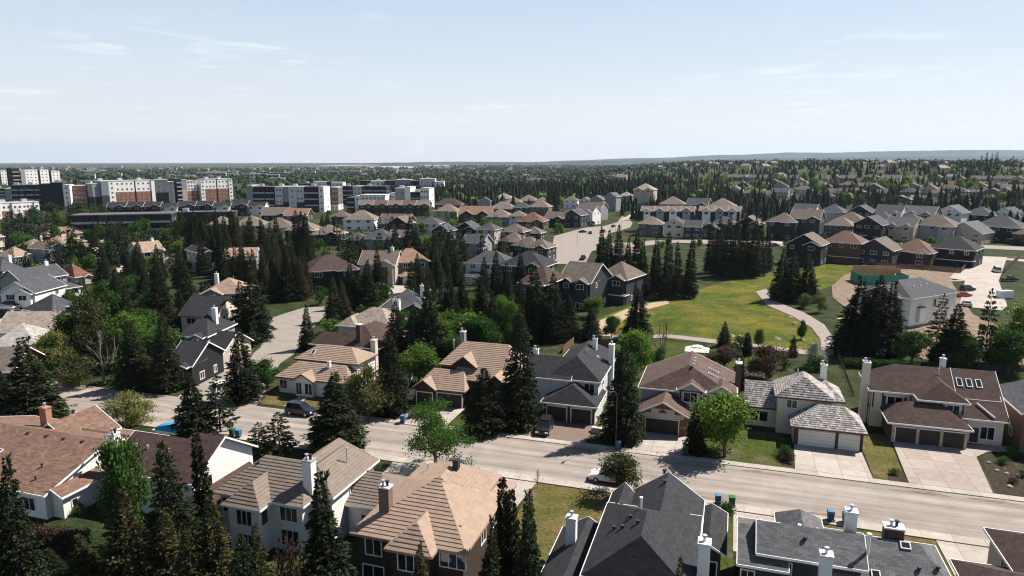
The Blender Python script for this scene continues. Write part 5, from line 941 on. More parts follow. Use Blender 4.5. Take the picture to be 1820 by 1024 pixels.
block(172, 280, 370, 322, 22, 'white and red-brick apartment block with grey left wing', [(.6, 'greyw', 'dark', .5, 0, 0, 2, -2), (.6, 'blue', 'slateb', .5, 0, 0, 0, 0), (.5, 'white', 'white', 0, 6, 1, 0, 0), (1.6, 'white', 'brickred', .6, 6, 4, .6, 0), (.12, 'dark', 'dark', 0, 0, 0, 1., 0), (1.3, 'white', 'brickred', .6, 6, 3, .6, 0), (.3, 'white', 'white', 0, 0, 0, 0, 0)])
block(280, 312, 364, 320, 4, 'blue-grey apartment wing between two brick blocks', [(1, 'greyw', 'dark', .5, 6, 2, 0, 0), (.5, 'greyw', 'greyw', 0, 6, 1, 0, -2)])
block(312, 356, 362, 320, 20, 'dark stair wing and narrow brick face of the flats', [(.6, 'slateb', 'dark', .7, 6, 1, 0, 1), (.5, 'greyw', 'beige', .6, 0, 0, 0, 0), (1., 'white', 'brickred', .55, 6, 3, .4, -1)])
block(356, 420, 360, 319, 24, 'white and brick apartment block at the right of its row', [(.3, 'white', 'white', 0, 6, 1, 0, -1), (.9, 'white', 'brickred', .6, 6, 3, .5, 0), (.1, 'dark', 'dark', 0, 0, 0, 1, 0), (.9, 'white', 'brickred', .6, 6, 3, .5, 0), (.3, 'white', 'white', 0, 6, 1, 0, 0)])
block(437, 580, 377, 333, -20, 'long grey apartment block with black balcony bays', [(.5, 'greyw', 'greyw', 0, 0, 0, 0, 1), (1., 'dark', 'dark', 0, 4, 3, .8, 0), (.8, 'dark', 'dark', 0, 4, 2, 0, 0), (.6, 'pale', 'slateb', .3, 4, 2, -.3, 0), (.5, 'greyw', 'dark', .4, 0, 0, .5, 0), (.6, 'pale', 'pale', 0, 4, 1, -.6, 0), (.6, 'pale', 'slateb', .4, 4, 2, 0, 0), (1.2, 'dark', 'dark', 0, 4, 3, .6, 0), (.4, 'white', 'white', 0, 4, 1, -.4, 0)])
block(580, 606, 374, 334, -14, 'taupe brick end of the long grey block', [(.4, 'dark', 'dark', 0, 0, 0, 0, 0), (1, 'taupew', 'white', .25, 4, 2, 0, 0)])
block(602, 690, 364, 332, -16, 'grey apartment block with black balconies and white cornice', [(1., 'dark', 'dark', 0, 4, 2, .8, 0), (.7, 'pale', 'pale', 0, 4, 2, 0, 0), (.9, 'slateb', 'slateb', 0, 4, 3, .3, 0), (1, 'dark', 'dark', 0, 4, 2, .8, 0)])
block(612, 690, 378, 350, -16, 'low white flat-roofed block with dark entrance bays', [(.6, 'dark', 'dark', 0, 3, 1, .5, -1), (.4, 'white', 'white', 0, 3, 1, 0, 0), (1.8, 'white', 'white', 0, 3, 6, .2, 1)])
block(686, 768, 376, 338, -16, 'white apartment block with dark glazed stair bay', [(.6, 'white', 'white', 0, 3, 2, .2, -3), (.9, 'greyw', 'greyw', 0, 3, 2, .5, 1), (.5, 'white', 'cream', 0, 0, 0, 0, 2), (.9, 'dark', 'dark', 0, 3, 2, .6, -2), (.8, 'white', 'white', 0, 4, 3, 0, 1)])
block(640, 790, 350, 322, -8, 'far grey and white apartment terrace below the dark woods', [(.6, 'dark', 'dark', 0, 3, 2, 0, 0), (.8, 'white', 'greyw', .4, 3, 3, -.3, 0), (.6, 'slateb', 'slateb', 0, 3, 2, 0, 0), (.9, 'greyw', 'greyw', 0, 3, 3, -.3, 1), (.5, 'dark', 'dark', 0, 3, 1, 0, 0), (.9, 'pale', 'pale', 0, 3, 3, -.3, 2), (.5, 'white', 'white', 0, 3, 2, 0, -1)])
block(530, 612, 348, 325, -14, 'far white apartment block behind the long grey block', [(1., 'slateb', 'slateb', 0, 3, 3, 0, -1), (.9, 'white', 'white', 0, 3, 3, -.3, 1), (.3, 'dark', 'dark', 0, 0, 0, 0, 1), (.8, 'white', 'white', 0, 3, 3, -.3, 0)])
block(134, 304, 424, 383, -14, 'long black flat-roofed apartment block in shade', [(1, 'dark', 'dark', 0, 3, 4, 0, 0), (.3, 'slateb', 'slateb', 0, 3, 1, -.4, 0), (1., 'dark', 'dark', 0, 3, 4, 0, 0), (.3, 'slateb', 'slateb', 0, 3, 1, -.4, 0), (1., 'dark', 'dark', 0, 3, 4, 0, 0)], dep=16.)
block(-10, 70, 388, 361, 20, 'low white terrace with brown panels at the left border', [(.6, 'white', 'white', 0, 2, 2, 0, 2), (.6, 'white', 'brickred', .5, 2, 2, .5, 0), (.6, 'white', 'white', 0, 2, 2, -.5, 0), (.7, 'white', 'brickred', .5, 2, 3, .5, 0), (.3, 'white', 'white', 0, 2, 1, 0, 0)], dep=10.)
block(300, 416, 402, 378, -16, 'long low dark roofed block above the tan roofs', [(1, 'dark', 'dark', 0, 2, 5, 0, 0), (1, 'slateb', 'dark', .5, 2, 5, .3, 0)], dep=10.)
# ---------------------------------------------------------------- vehicles
TYRE = mat('tyre_rubber', (.02, .02, .02), rough=.85); RIM = mat('alloy_rim', (.45, .45, .46), rough=.35, metal=.7)
LAMP = mat('headlight_glass', (.7, .7, .68), rough=.15, spec=.6); TAIL = mat('tail_light_red', (.35, .02, .02), rough=.3)
CARGLASS = mat('car_glass', (.012, .014, .017), rough=.05, spec=.7)
def carpaint(n, c): return mat(n+'_car_paint', c, rough=.28, var=.03, spec=.5)
BODY = dict(suv=[(-2.25, .38), (-2.3, .75), (-2.2, 1.02), (1.05, 1.05), (2.1, .9), (2.28, .62), (2.25, .36)], sedan=[(-2.3, .36), (-2.35, .7), (-2.2, .98), (1.0, .93), (2.15, .78), (2.33, .55), (2.3, .34)], van=[(-2.5, .38), (-2.52, .9), (-2.45, 1.1), (1.6, 1.1), (2.4, .95), (2.5, .6), (2.48, .36)], pickup=[(-2.75, .45), (-2.8, .8), (-2.75, 1.1), (1.2, 1.12), (2.5, 1.0), (2.7, .7), (2.68, .42)])
CABIN = dict(suv=[(-2.12, 1.0), (-1.85, 1.62), (-.2, 1.7), (.35, 1.62), (1.15, 1.02)], sedan=[(-1.7, .96), (-1.0, 1.38), (-.2, 1.44), (.3, 1.4), (1.1, .92)], van=[(-2.4, 1.05), (-2.3, 2.0), (-.4, 2.1), (1.1, 2.0), (1.75, 1.05)], pickup=[(-.6, 1.08), (-.45, 1.75), (.2, 1.82), (.65, 1.75), (1.35, 1.08)])
CARC = {}
def prism(prof, w0, w1=None, zt=None):
    m = MB(); z0 = min(z for _, z in prof); z1 = max(z for _, z in prof); w1 = w1 or w0
    hw = lambda z: (w0+(w1-w0)*(z-z0)/(z1-z0))/2
    a = [(x, -hw(z), z) for x, z in prof]; b = [(x, hw(z), z) for x, z in prof]
    m.face(a[::-1]); m.face(b)
    for i in range(len(prof)): j = (i+1) % len(prof); m.face([a[i], a[j], b[j], b[i]])
    return m
def bevelled(m, name, mt, off=.06):
    me = m.mesh(name, mt); bm = bmesh.new(); bm.from_mesh(me); bmesh.ops.remove_doubles(bm, verts=bm.verts[:], dist=1e-4); bmesh.ops.recalc_face_normals(bm, faces=bm.faces[:])
    bmesh.ops.bevel(bm, geom=bm.edges[:], offset=off, segments=2, affect='EDGES'); bm.to_mesh(me); bm.free()
    for p in me.polygons: p.use_smooth = False
    return me
def car(label, kind, p, rz, paint, group=None, cat='car', name=None):
    p = Vector(p); p.z += .03
    o = thing(name or {'van': 'parked_van', 'pickup': 'pickup_truck'}.get(kind, 'parked_car'), label, cat, p, rz, group)
    k = (kind, paint.name)
    if k not in CARC:
        c = CABIN[kind]; body = bevelled(prism(BODY[kind], 1.84, 1.78), 'car_body', paint)
        glass = bevelled(prism(c, 1.66, 1.28), 'car_windows', CARGLASS, .04)
        top = [q for q in c if q[1] > max(z for _, z in c)-.14]; rf = MB(); x0, x1 = min(q[0] for q in top)-.05, max(q[0] for q in top)+.05; zt = max(z for _, z in c)
        rf.box(x0, x1, -.66, .66, zt-.05, zt+.05, taper=.06)
        for s in (-1, 1):
            for j in range(1, len(c)-1) if kind != 'van' else range(1, 3):
                pass
            for (xa, za), (xb, zb) in ((c[0], c[1]), (c[-1], c[-2])): rf.tube((xa, s*.82, za+.02), (xb, s*.66, zb), .05, n=5)
            xm = (c[1][0]+c[-2][0])/2; rf.tube((xm, s*.82, c[0][1]), (xm, s*.65, zt-.02), .04, n=5)
        w = MB(); w.tube((0, -.11, 0), (0, .11, 0), .34, n=18); ri = MB(); ri.tube((0, -.118, 0), (0, .118, 0), .2, n=14)
        h = MB(); h.box(-.05, .05, -.2, .2, -.08, .08)
        bed = None
        if kind == 'pickup': bed = MB(); bed.box(-2.62, -.75, -.72, .72, 1.0, 1.128)
        CARC[k] = (body, glass, rf.mesh('car_roof', paint), w.mesh('tyre', TYRE), ri.mesh('rim', RIM), h.mesh('headlight', LAMP), h.mesh('tail_light', TAIL), bed.mesh('cargo_bed', DARKM) if bed else None)
    body, glass, rf, w, ri, h, tl, bed = CARC[k]
    if kind == 'suv': o.scale = (1., 1.03, 1.1)
    link('body', body, o); link('windows', glass, o); link('roof', rf, o)
    if bed: link('cargo_bed', bed, o)
    wb = {'suv': 1.38, 'sedan': 1.42, 'van': 1.6, 'pickup': 1.75}[kind]
    for sx in (-1, 1):
        for sy in (-1, 1):
            t = link('wheel', w, o, (sx*wb, sy*.83, .34)); link('rim', ri, t)
    xf = max(x for x, _ in BODY[kind]); xb = min(x for x, _ in BODY[kind])
    for sy in (-1, 1): link('headlight', h, o, (xf-.05, sy*.65, .66)); link('tail_light', tl, o, (xb+.03, sy*.68, .82))
    return o
PW, PB, PD, PS, PR, PBL = carpaint('white', (.72, .72, .72)), carpaint('black', (.012, .012, .014)), carpaint('midnight_blue', (.015, .015, .03)), carpaint('silver', (.42, .43, .45)), carpaint('red', (.35, .03, .03)), carpaint('blue', (.05, .12, .3))
V0 = SA+math.pi/2
car('white sport utility car parked at the near kerb behind a small tree', 'suv', UV(-12.6, 77.8), SA+math.pi, PW)
car('black car with a pale sunroof glint on the brick paved driveway', 'suv', UV(-24., 90.6), SA-math.pi/2+.06, PB)
car('dark blue car parked at the far kerb before the bungalow', 'suv', UV(-61.3, 86.), SA, PD)
car('white car half hidden by the slim street corner spruce', 'suv', at(402, 696), SA+1.2, PW)
car('white delivery van on the building site lane', 'van', at(1771, 484), 1.2, PW, cat='van')
car('dark pickup truck beside the building site lane', 'pickup', at(1794, 500), .1, PB, cat='pickup truck')
car('dark car parked behind the white house gable', 'suv', at(1719, 518), .25, PB)
car('silver car parked closest to the long white wall', 'sedan', at(1718, 544), 1.15, PS)
car('small red car half hidden behind the silver one', 'sedan', at(1712, 528), .25, PR)
car('black pickup truck by the roundabout planting', 'pickup', at(1036, 462), 1.3, PB, cat='pickup truck')
car('blue car on the lane below the gabled row', 'sedan', at(1377, 438), .2, PBL)
car('white car in front of the dark blue house', 'suv', at(1729, 438), 1., PW)
car('red car in the driveway at the left border', 'sedan', at(10, 562), .4, PR)
car('white car in the driveway beside the red one', 'suv', at(34, 562), .5, PW)
car('dark car at the crescent kerb', 'suv', at(1072, 414), 1.2, PB); car('black car on the crescent driveway', 'sedan', at(1090, 404), 1.2, PB); car('dark red car on the winding street', 'sedan', at(1049, 416), 1.4, carpaint('maroon', (.12, .02, .025)))
car('dark car left of the maroon one on the winding street', 'sedan', at(1036, 414), .4, PD)
# ---------------------------------------------------------------- wheeled bins
BINC = {}
def bin_(label, p, rz, col, lid, group=None):
    k = (col, lid)
    if k not in BINC:
        b = MB(); b.box(-.27, .27, -.3, .3, .1, .98, taper=-.16); m = mat(col+'_bin_plastic', {'blue': (.03, .09, .22), 'green': (.02, .06, .035), 'black': (.02, .02, .022)}[col], rough=.5, var=.06)
        l = MB(); l.box(-.34, .34, -.38, .37, .98, 1.06, taper=.1); ml = mat(lid+'_lid_plastic', {'blue': (.08, .17, .33), 'green': (.03, .13, .055), 'black': (.02, .02, .022)}[lid], rough=.45, var=.06)
        h = MB(); h.tube((-.25, .42, .95), (.25, .42, .95), .025, n=6); w = MB(); w.tube((-.04, 0, 0), (.04, 0, 0), .13, n=12)
        BINC[k] = (b.mesh('bin_body', m), l.mesh('bin_lid', ml), h.mesh('bin_handle', DARKM), w.mesh('bin_wheel', TYRE))
    b, l, h, w = BINC[k]; o = thing('wheelie_bin', label, 'bin', p, rz, group); o.scale = (1.04, 1.04, 1.04)
    link('body', b, o); link('lid', l, o); link('handle', h, o)
    for s in (-1, 1): link('wheel', w, o, (s*.3, .33, .13))
    return o
Z = lambda u, v: UV(u, v, .13)
for lab, u, v, c in [('green wheeled bin by the airy street tree', -32., 75.5, 'green'), ('blue wheeled bin right of the green one by the airy street tree', -30.8, 75.4, 'blue'), ('blue wheeled bin at the far kerb left of the tan house drive', -44.8, 87.5, 'blue'), ('blue wheeled bin on the far kerb before the brick garage drive', -13., 87.5, 'blue'), ('dark green bin in the shade of the bright green tree', -4.3, 88.4, 'green'),
 ('blue wheeled bin between street and charcoal roof', .1, 75.9, 'blue'), ('green wheeled bin between street and charcoal roof', 1.6, 75.9, 'green'), ('blue wheeled bin behind the grey shingle house', 11.7, 75.8, 'blue'), ('green wheeled bin behind the grey shingle house', 13.2, 75.8, 'green'), ('dark green bin left of the loose pines', -65.3, 75.6, 'green'), ('light blue bin left of the loose pines', -64.2, 75.5, 'blue')]: bin_(lab, Z(u, v), SA+math.pi+.1, c, c)
bin_('blue bin on the driveway beside the side street', at(408, 655), .5, 'blue', 'blue'); bin_('teal bin on the driveway before the dark garage', at(352, 660), .5, 'green', 'green'); bin_('blue bin in the back yard below the white gable', at(72, 916), .3, 'blue', 'blue'); bin_('blue bin in the street behind the slate gable', at(68, 552), .3, 'blue', 'blue')
# ---------------------------------------------------------------- street furniture, fences, garden things
LPM = mat('lamp_post_metal', (.13, .13, .13), rough=.6, metal=.3)
def lamp(label, p, h, rz, group=None):
    o = thing('street_lamp', label, 'street lamp', p, rz, group)
    m = MB(); m.tube((0, 0, -.2), (0, 0, h*.86), .07, .045); m.build('pole', LPM, o)
    a = MB(); pts = [Vector((1.9*(1-math.cos(t*1.45)), 0, h*.86+h*.14*math.sin(t*1.45))) for t in [k/6 for k in range(7)]]
    for i in range(6): a.tube(pts[i], pts[i+1], .035, n=6)
    a.build('arm', LPM, o); q = pts[-1]; b = MB(); b.box(q.x-.1, q.x+.6, -.16, .16, q.z-.1, q.z+.06, taper=.2); b.build('lamp_head', DARKM, o); return o
lamp('curved arm street lamp at the far kerb beside the tall spruce', UV(-13.4, 88.), 8.4, SA-math.pi/2-.35)
for x, y, ty in ((1094, 410, 385), (1104, 408, 384), (1180, 448, 420), (1730, 446, 420)): pass
for lab, x, y, ty in (('thin street lamp at the crescent', 1094, 412, 385), ('thin street lamp right of its twin at the crescent', 1104, 408, 384), ('street lamp by the roundabout planting', 1026, 436, 410), ('street lamp standing between the tan roofed gardens', 224, 478, 454)):
    p = at(x, y); lamp(lab, p, height(p, ty), .3)
o = thing('street_sign', 'thin street sign post by the airy tree', 'sign', UV(-32.6, 75.2)); m = MB(); m.tube((0, 0, 0), (0, 0, 2.7), .035, n=6); m.build('post', METAL, o); m = MB(); m.box(-.22, .22, -.04, -.02, 2.1, 2.7); m.build('sign_plate', mat('sign_back', (.3, .3, .3), metal=.5, rough=.4), o)
def fence(label, pts, h, m, post=2.4, gap=0.02, cat='fence', name='fence'):
    o = thing(name, label, cat, pts[0]); b = MB(); base = pts[0]
    for a, c in zip(pts, pts[1:]):
        d = c-a; ln = d.length; n = max(1, int(ln/post)); M = Matrix.Translation(a-base) @ Matrix.Rotation(math.atan2(d.y, d.x), 4, 'Z')
        sl = d.z/ln
        nb = min(240, max(3, int(ln/.45)))
        for k in range(nb): x0, x1 = ln*k/nb+gap, ln*(k+1)/nb-gap; zz = sl*(x0+x1)/2; b.box(x0, x1, -.02, .02, zz-.1, zz+h-.04*(k % 2), M)
        for k in range(n+1):
            q = MB(); x = ln*k/n; q.box(x-.06, x+.06, .03, .13, sl*x-.3, sl*x+h+.1, M); q.build('post', m, o)
    b.build('panel', m, o); return o
FB, FD, FW = mat('brown_fence_wood', (.13, .075, .05), var=.25), mat('dark_fence_wood', (.045, .03, .024), var=.25), mat('white_fence_wood', (.6, .58, .55), var=.1)
fence('long brown board fence behind the brown hip roofed house', PX('1556,476 1640,480 1706,486'), 1.9, FB); fence('dark board fence running up beside the lane', PX('1707,486 1722,472 1734,462'), 1.9, FD); fence('dark fence right of the building site lane', PX('1785,486 1806,466 1812,460'), 1.9, FD)
fence('orange-brown fence by the grey roofed house', PX('852,446 874,440'), 1.8, mat('cedar_fence_wood', (.30, .11, .05), var=.2)); fence('white board fence climbing beside the light green shrubs', PX('860,606 874,588 886,572'), 1.8, FW); fence('dark wooden fence between the tan tile houses', UVS('-56,90 -47.6,89.6'), 1.8, FD)
fence('thin dark garden fence beside the three door garage house', PX('1489,634 1502,668 1516,704'), 1., mat('green_wire_fence', (.10, .12, .10)), gap=.2); fence('brown garden fence behind the charcoal house', PX('1000,628 1020,612'), 1.6, FB); fence('low brown wall in the shaded street corner', PX('104,684 142,686'), 1.7, FB); fence('white garden fence between tan bungalow and spruce', PX('726,690 734,668'), 1.5, FW); fence('low brown fence behind the charcoal ridge', PX('1040,606 1088,618'), 1.4, FB)
def hedge(label, a, c, h, w, mk, n=9000):
    rng = np.random.default_rng(9); d = c-a; L_ = d.length; x = rng.uniform(0, L_, n); y = rng.uniform(-w/2, w/2, n); z = rng.uniform(.1, h, n)+rng.normal(size=n)*.08
    B = np.stack([x, y, z], 1); D = rng.normal(size=(n, 3)); D /= np.linalg.norm(D, axis=1)[:, None]
    o = link('hedge', mesh_np('hedge', kites(rng, B, D, rng.uniform(.2, .4, n), rng.uniform(.05, .1, n), .1), [LM[mk]]), None, a, math.atan2(d.y, d.x)); return tag(o, label, 'hedge')
hedge('brownish clipped hedge below the bungalow yard', UV(-67.5, 45.4), UV(-58.5, 46.4), 2.4, 1.6, 'red'); hedge('dark green low hedge behind the large brown roof', at(1500, 652), at(1660, 660), 1.6, 2., 'mid'); hedge('bushy brown hedge between lawn and charcoal roof', UV(-11.2, 62), UV(-9.8, 66), 1.3, 1.4, 'red', 2500)
for lab, k, u, v, h in [('round green shrub at the drive of the shake house', 'bush', 8.1, 92., 1.6), ('pale flowering shrub in the shake house bed', 'rbush', 8.4, 90.6, 1.3), ('green shrub in the small bed by the wide driveway', 'gbush', 20.6, 90.5, .9), ('round shrub in the rock garden edge', 'bush', 36.8, 101., 1.4), ('small shrub amid the rock garden stones', 'gbush', 35.5, 94.5, .9), ('reddish shrub amid the rock garden stones', 'rbush', 33.6, 92., .8), ('green ball shrub by the two blue and green bins', 'bush', 1., 73.6, 1.5), ('tan-green shrub in the rock garden middle', 'gbush', 34.6, 98., 1.), ('dark shrub at the brick house corner', 'bush', -3., 97., 1.6), ('low shrub beside the stone step', 'bush', 39.5, 103.2, 1.2), ('yellow-green shrub in the bungalow yard', 'gbush', -66.5, 52.5, 1.2), ('round lime shrub behind the charcoal house', 'gbush', -29, 115, 2.), ('second round shrub behind the charcoal house', 'bush', -26.5, 117, 1.8), ('green shrub at the white pad', 'bush', -44, 90., 1.5)]: tree(k, lab, UV(u, v), h, None, None, cat='shrub')
ST = mat('garden_rock', (.26, .22, .18), var=.3, scale=3., bump=.5)
def rock(label, p, s, group):
    me_k = ('rock', int(s*7) % 3)
    if me_k not in WINC:
        bm = bmesh.new(); bmesh.ops.create_icosphere(bm, subdivisions=2, radius=1.); rg = random.Random(me_k[1])
        for v in bm.verts: v.co *= rg.uniform(.75, 1.15); v.co.z *= .6
        me = bpy.data.meshes.new('rock'); bm.to_mesh(me); bm.free(); me.materials.append(ST); WINC[me_k] = me
    o = link('rock', WINC[me_k], None, p, s*9); o.scale = (s, s*.8, s); return tag(o, label, 'rock', group)
for i in range(26): rock('pale stone in the dark rock garden', UV(RT.uniform(32.8, 41), RT.uniform(89.5, 100.5), .03), RT.uniform(.15, .4), 'stones of the rock garden')
for i, (x, y) in enumerate([(1404, 565), (1412, 576), (1381, 603), (1425, 605), (1315, 600), (1300, 598), (1326, 602)]): rock('pale boulder in the meadow grass', at(x, y), .7+.1*(i % 3), 'meadow boulders')
# gazebo
p = at(1238, 642); o = thing('garden_gazebo', 'white canvas gazebo on the lawn behind the brown roof', 'gazebo', p, SA); s = 1.9; hh = 2.3
for sx in (-1, 1):
    for sy in (-1, 1): m = MB(); m.tube((sx*s, sy*s*.8, 0), (sx*s, sy*s*.8, hh), .06, n=6); m.build('post', WHITE, o)
m = MB()
for k, (za, zb, ra, rb_) in enumerate(((hh, hh+.55, 2.25, .9), (hh+.65, hh+1.0, .95, .1))):
    for q in range(4):
        c = [(-1, -1), (1, -1), (1, 1), (-1, 1)]; a, b = c[q], c[(q+1) % 4]
        m.face([(a[0]*ra, a[1]*ra*.85, za), (b[0]*ra, b[1]*ra*.85, za), (b[0]*rb_, b[1]*rb_*.85, zb), (a[0]*rb_, a[1]*rb_*.85, zb)])
m.build('canopy', mat('gazebo_canvas', (.62, .60, .55), rough=.9), o)
m = MB()
for sx in (-1, 1): m.box(sx*s-.3, sx*s+.3, -1.6, -1.5, 0, hh)
m.build('curtain', mat('gazebo_canvas', (.62, .60, .55), rough=.9), o)
# covered boat, utility box
p = at(303, 775); o = thing('covered_boat', 'small boat under a bright blue cover behind the bungalow', 'boat', p, SA)
m = MB(); pr = [(-2., .9), (-2., 1.3), (-.6, 1.75), (1.2, 1.45), (2.3, 1.15), (1.5, .85)]; m = prism(pr, 1.2, 1.6); m.build('cover', mat('blue_tarp', (.02, .22, .48), rough=.5), o); m = MB(); m.box(-2., 1.4, -.5, .5, .45, .88, taper=-.3); m.build('hull', WHITE, o)
for sx in (-1, 1): m = MB(); m.tube((-.4, sx*.75, .3), (-.4, sx*.95, .3), .3, n=14); m.build('wheel', TYRE, o)
m = MB(); m.tube((1.4, 0, .45), (3., 0, .4), .05, n=6); m.build('tow_bar', METAL, o)
p = UV(-16.9, 92.6); o = thing('utility_box', 'pale utility box beside the brick paved driveway', 'utility box', p, SA); m = MB(); m.box(-.7, .7, -.35, .35, 0, .7); m.build('cabinet', mat('utility_paint', (.42, .38, .32)), o); m = MB(); m.box(-.76, .76, -.4, .4, .7, .8, taper=.1); m.build('lid', mat('utility_paint', (.42, .38, .32)), o)
# ---------------------------------------------------------------- the building site
r, W = house('tall new white house with dark grey roof on the building site', Vector((91.3, 155.3, 0)), math.radians(28), [(-.6, 18.2, -.6, 13.4, 7.2, 10.2, 'x', 5., 5.), (-1.4, 5, 1.5, 11.5, 7.1, 9.4, 'x', 0, 0)], 'slate', 'white', vwalls={1: 'taupew'})
win(r, W, 0, 0, (0, 's', 9., 4.6, 1., 1.7), (0, 's', 14., 1.4, 1., 1.2), (0, 's', 14., 4.6, 1., 1.2))
for z in (.8, 3.2, 5.5): window(r, 'w', 4.6, W[1][0], z, 2.2, 1.3); window(r, 'w', 8.4, W[1][0], z, 1.2, 1.3)
extra(r, 'chimney_chase', WHITE, (2.6, 4.6, W[0][2]-.7, W[0][2]-.01, 1.6, 4.8)); extra(r, 'chase_cap', DARKM, (2.5, 4.7, W[0][2]-.8, W[0][2]-.01, 4.8, 5.05)); extra(r, 'foundation', mat('foundation_concrete', (.16, .16, .16)), (W[0][0]-.05, W[0][1]+.05, W[0][2]-.05, W[0][2]+1., -.3, .7))
for q in (6., 8.6, 11.2, 13.6): roof_vent(r, q, 3.4, 9.)
p = at(1571, 508); yaw = SA*.4; o = thing('framed_house', 'unfinished timber-framed house wrapped in green sheathing', 'house', p, yaw)
m = MB(); m.box(-7, 7, 0, .15, 0, 3.4); m.box(-7, -6.85, .16, 9, 0, 3.4); m.box(6.85, 7, .16, 9, 0, 3.4); m.build('sheathing', mat('green_sheathing', (.04, .22, .15), kind='panel', rough=.6), o)
OSB = mat('raw_plywood', (.42, .27, .15), var=.2, scale=3.)
m = MB(); m.box(-6.5, 6.5, 8.9, 9.05, 0, 5.); m.build('rear_wall', OSB, o)
for k in range(10): m = MB(); x = -6+k*1.3; m.box(x-.06, x+.06, 4.5, 4.62, 0, 4.9); m.build('stud', OSB, o)
for k, (x0, x1) in enumerate(((-1, 1.2), (3, 6.6))): m = MB(); m.box(x0, x1, 5, 5.12, 3.2, 4.9); m.build('plywood_panel', OSB, o)
for lab, x, y, rz, n in (('stack of pale lumber on the churned earth', 1512, 540, .5, 5), ('stack of boards beside the sloping site fence', 1492, 520, .6, 4), ('lumber pile at the foot of the green framed house', 1640, 500, .2, 5), ('scattered planks right of the framed house', 1668, 508, -.3, 4), ('bundle of beams at the lane edge', 1700, 500, .1, 4), ('planks on the bare earth below the white house', 1660, 596, .5, 3), ('small board pile beside the leftmost spruce', 1500, 566, .4, 3), ('pile of pale boards near the lane end', 1806, 548, .9, 4)):
    o = thing('lumber_pile', lab, 'lumber', at(x, y), rz)
    for k in range(n): m = MB(); m.box(-2.2+.3*(k % 2), 2.+.3*(k % 3), -.5+.3*(k % 4), -.24+.3*(k % 4), .12*(k//4)+.02, .12*(k//4)+.14); m.build('plank', mat('pale_lumber', (.5, .38, .25), var=.2), o)
o = thing('wrapped_pallet', 'tall white wrapped pallet of building blocks by the lane', 'pallet', at(1785, 530), .1); m = MB(); m.box(-2., 2., -.9, .9, .16, 2.2); m.build('load', mat('white_wrap', (.66, .66, .67), rough=.35, bump=.2), o); m = MB()
for q in (-1.8, 0, 1.8): m.box(q-.1, q+.1, -.9, .9, 0, .15)
m.build('pallet', OSB, o)
fence('pale silt fence along the upper edge of the site', PX('1484,512 1510,490 1538,472 1556,464'), .8, mat('pale_silt_fence', (.34, .28, .22)))
# ---------------------------------------------------------------- trees farther off
def scatter(kind, group, label, n, box, hr, wm, minsep=0, name=None, z=None):
    """box: a picture-space quadrilateral of ground (x0,x1,yTop,yBottom)"""
    x0, x1, y0, y1 = box
    for _ in range(n):
        for _k in range(25):
            p = at(RT.uniform(x0, x1), RT.uniform(y0, y1))
            if free(p.x, p.y): break
        else: continue
        h = RT.uniform(*hr); tree(kind, label, p, h, h*wm*RT.uniform(.85, 1.15), group)
# the dark wood on the left of the cul-de-sac: alike, so they share a label
for i in range(46):
    bx = RT.uniform(395, 560); f = (bx-395)/165; by = RT.uniform(455, 545-25*abs(f-.6)); ty = by-RT.uniform(62, 100)
    p = at(bx, by)
    if not free(p.x, p.y): continue
    h = min(height(p, ty), 19.); tree('spruce' if RT.random() < .78 else 'gold', 'dark spruce crowded in the wood above the cul-de-sac', p, h, h*.2, 'spruces of the wood above the cul-de-sac')
scatter('spruce', 'spruces of the belt behind the tan roofed houses', 'dark spruce in the belt behind the tan roofed houses', 26, (300, 440, 425, 470), (11, 17), .2)
for grp, lab, n, box in [('spruces in the belt behind the terrace', 'dark spruce in the belt right behind the terrace', 24, (1160, 1330, 352, 374)), ('spruces at centre', 'dark spruce between the houses at centre', 14, (830, 1010, 342, 372)), ('spruces behind the white apartments', 'dark spruce right of the white apartments', 12, (770, 850, 346, 364)), ('spruces in the left gardens', 'dark spruce in the gardens of the tan roofed cluster', 14, (0, 330, 415, 470)), ('spruces left of the terrace', 'dark spruce left of the terrace of narrow town houses', 12, (1040, 1170, 345, 362))]:
    scatter('far', grp, lab, n, box, (9.5, 16), .21)
for grp, lab, kd, n, box, hr in [('green trees in the left gardens', 'leafy green tree in the gardens of the tan roofed cluster', 'fargreen', 11, (0, 320, 430, 500), (5, 8)), ('olive trees in the left gardens', 'yellowish tree in the gardens of the tan roofed cluster', 'faryellow', 8, (0, 320, 405, 470), (4.5, 7)), ('garden trees at centre', 'leafy green tree in the back gardens at centre', 'fargreen', 15, (740, 940, 405, 418), (4, 6.5)), ('trees at the wood edge', 'leafy green tree beyond the white apartments', 'fargreen', 7, (790, 870, 352, 364), (6, 10)), ('pale trees on the rise', 'bright leafy tree among the houses on the rise', 'fargreen', 22, (1120, 1820, 318, 352), (8, 12)), ('yellowish trees on the rise', 'yellow-green tree among the houses on the rise', 'faryellow', 14, (1120, 1820, 318, 352), (7, 11)), ('street trees along the far street', 'small green street tree on the far street', 'fargreen', 9, (1130, 1290, 438, 446), (3.5, 5)), ('street trees at the right lane', 'young green tree along the lane of the right rows', 'fargreen', 8, (1560, 1820, 436, 448), (3.5, 5.5)), ('trees by the winding street', 'green tree along the winding street', 'fargreen', 9, (985, 1075, 412, 452), (3, 5.5)), ('trees below the brick flats', 'green tree at the foot of the brick flats', 'farmid', 10, (180, 640, 366, 376), (4, 7)), ('trees before the black block', 'dark green tree before the long black block', 'farmid', 12, (100, 330, 424, 436), (6, 10))]:
    scatter(kd, grp, lab, n, box, hr, .42)
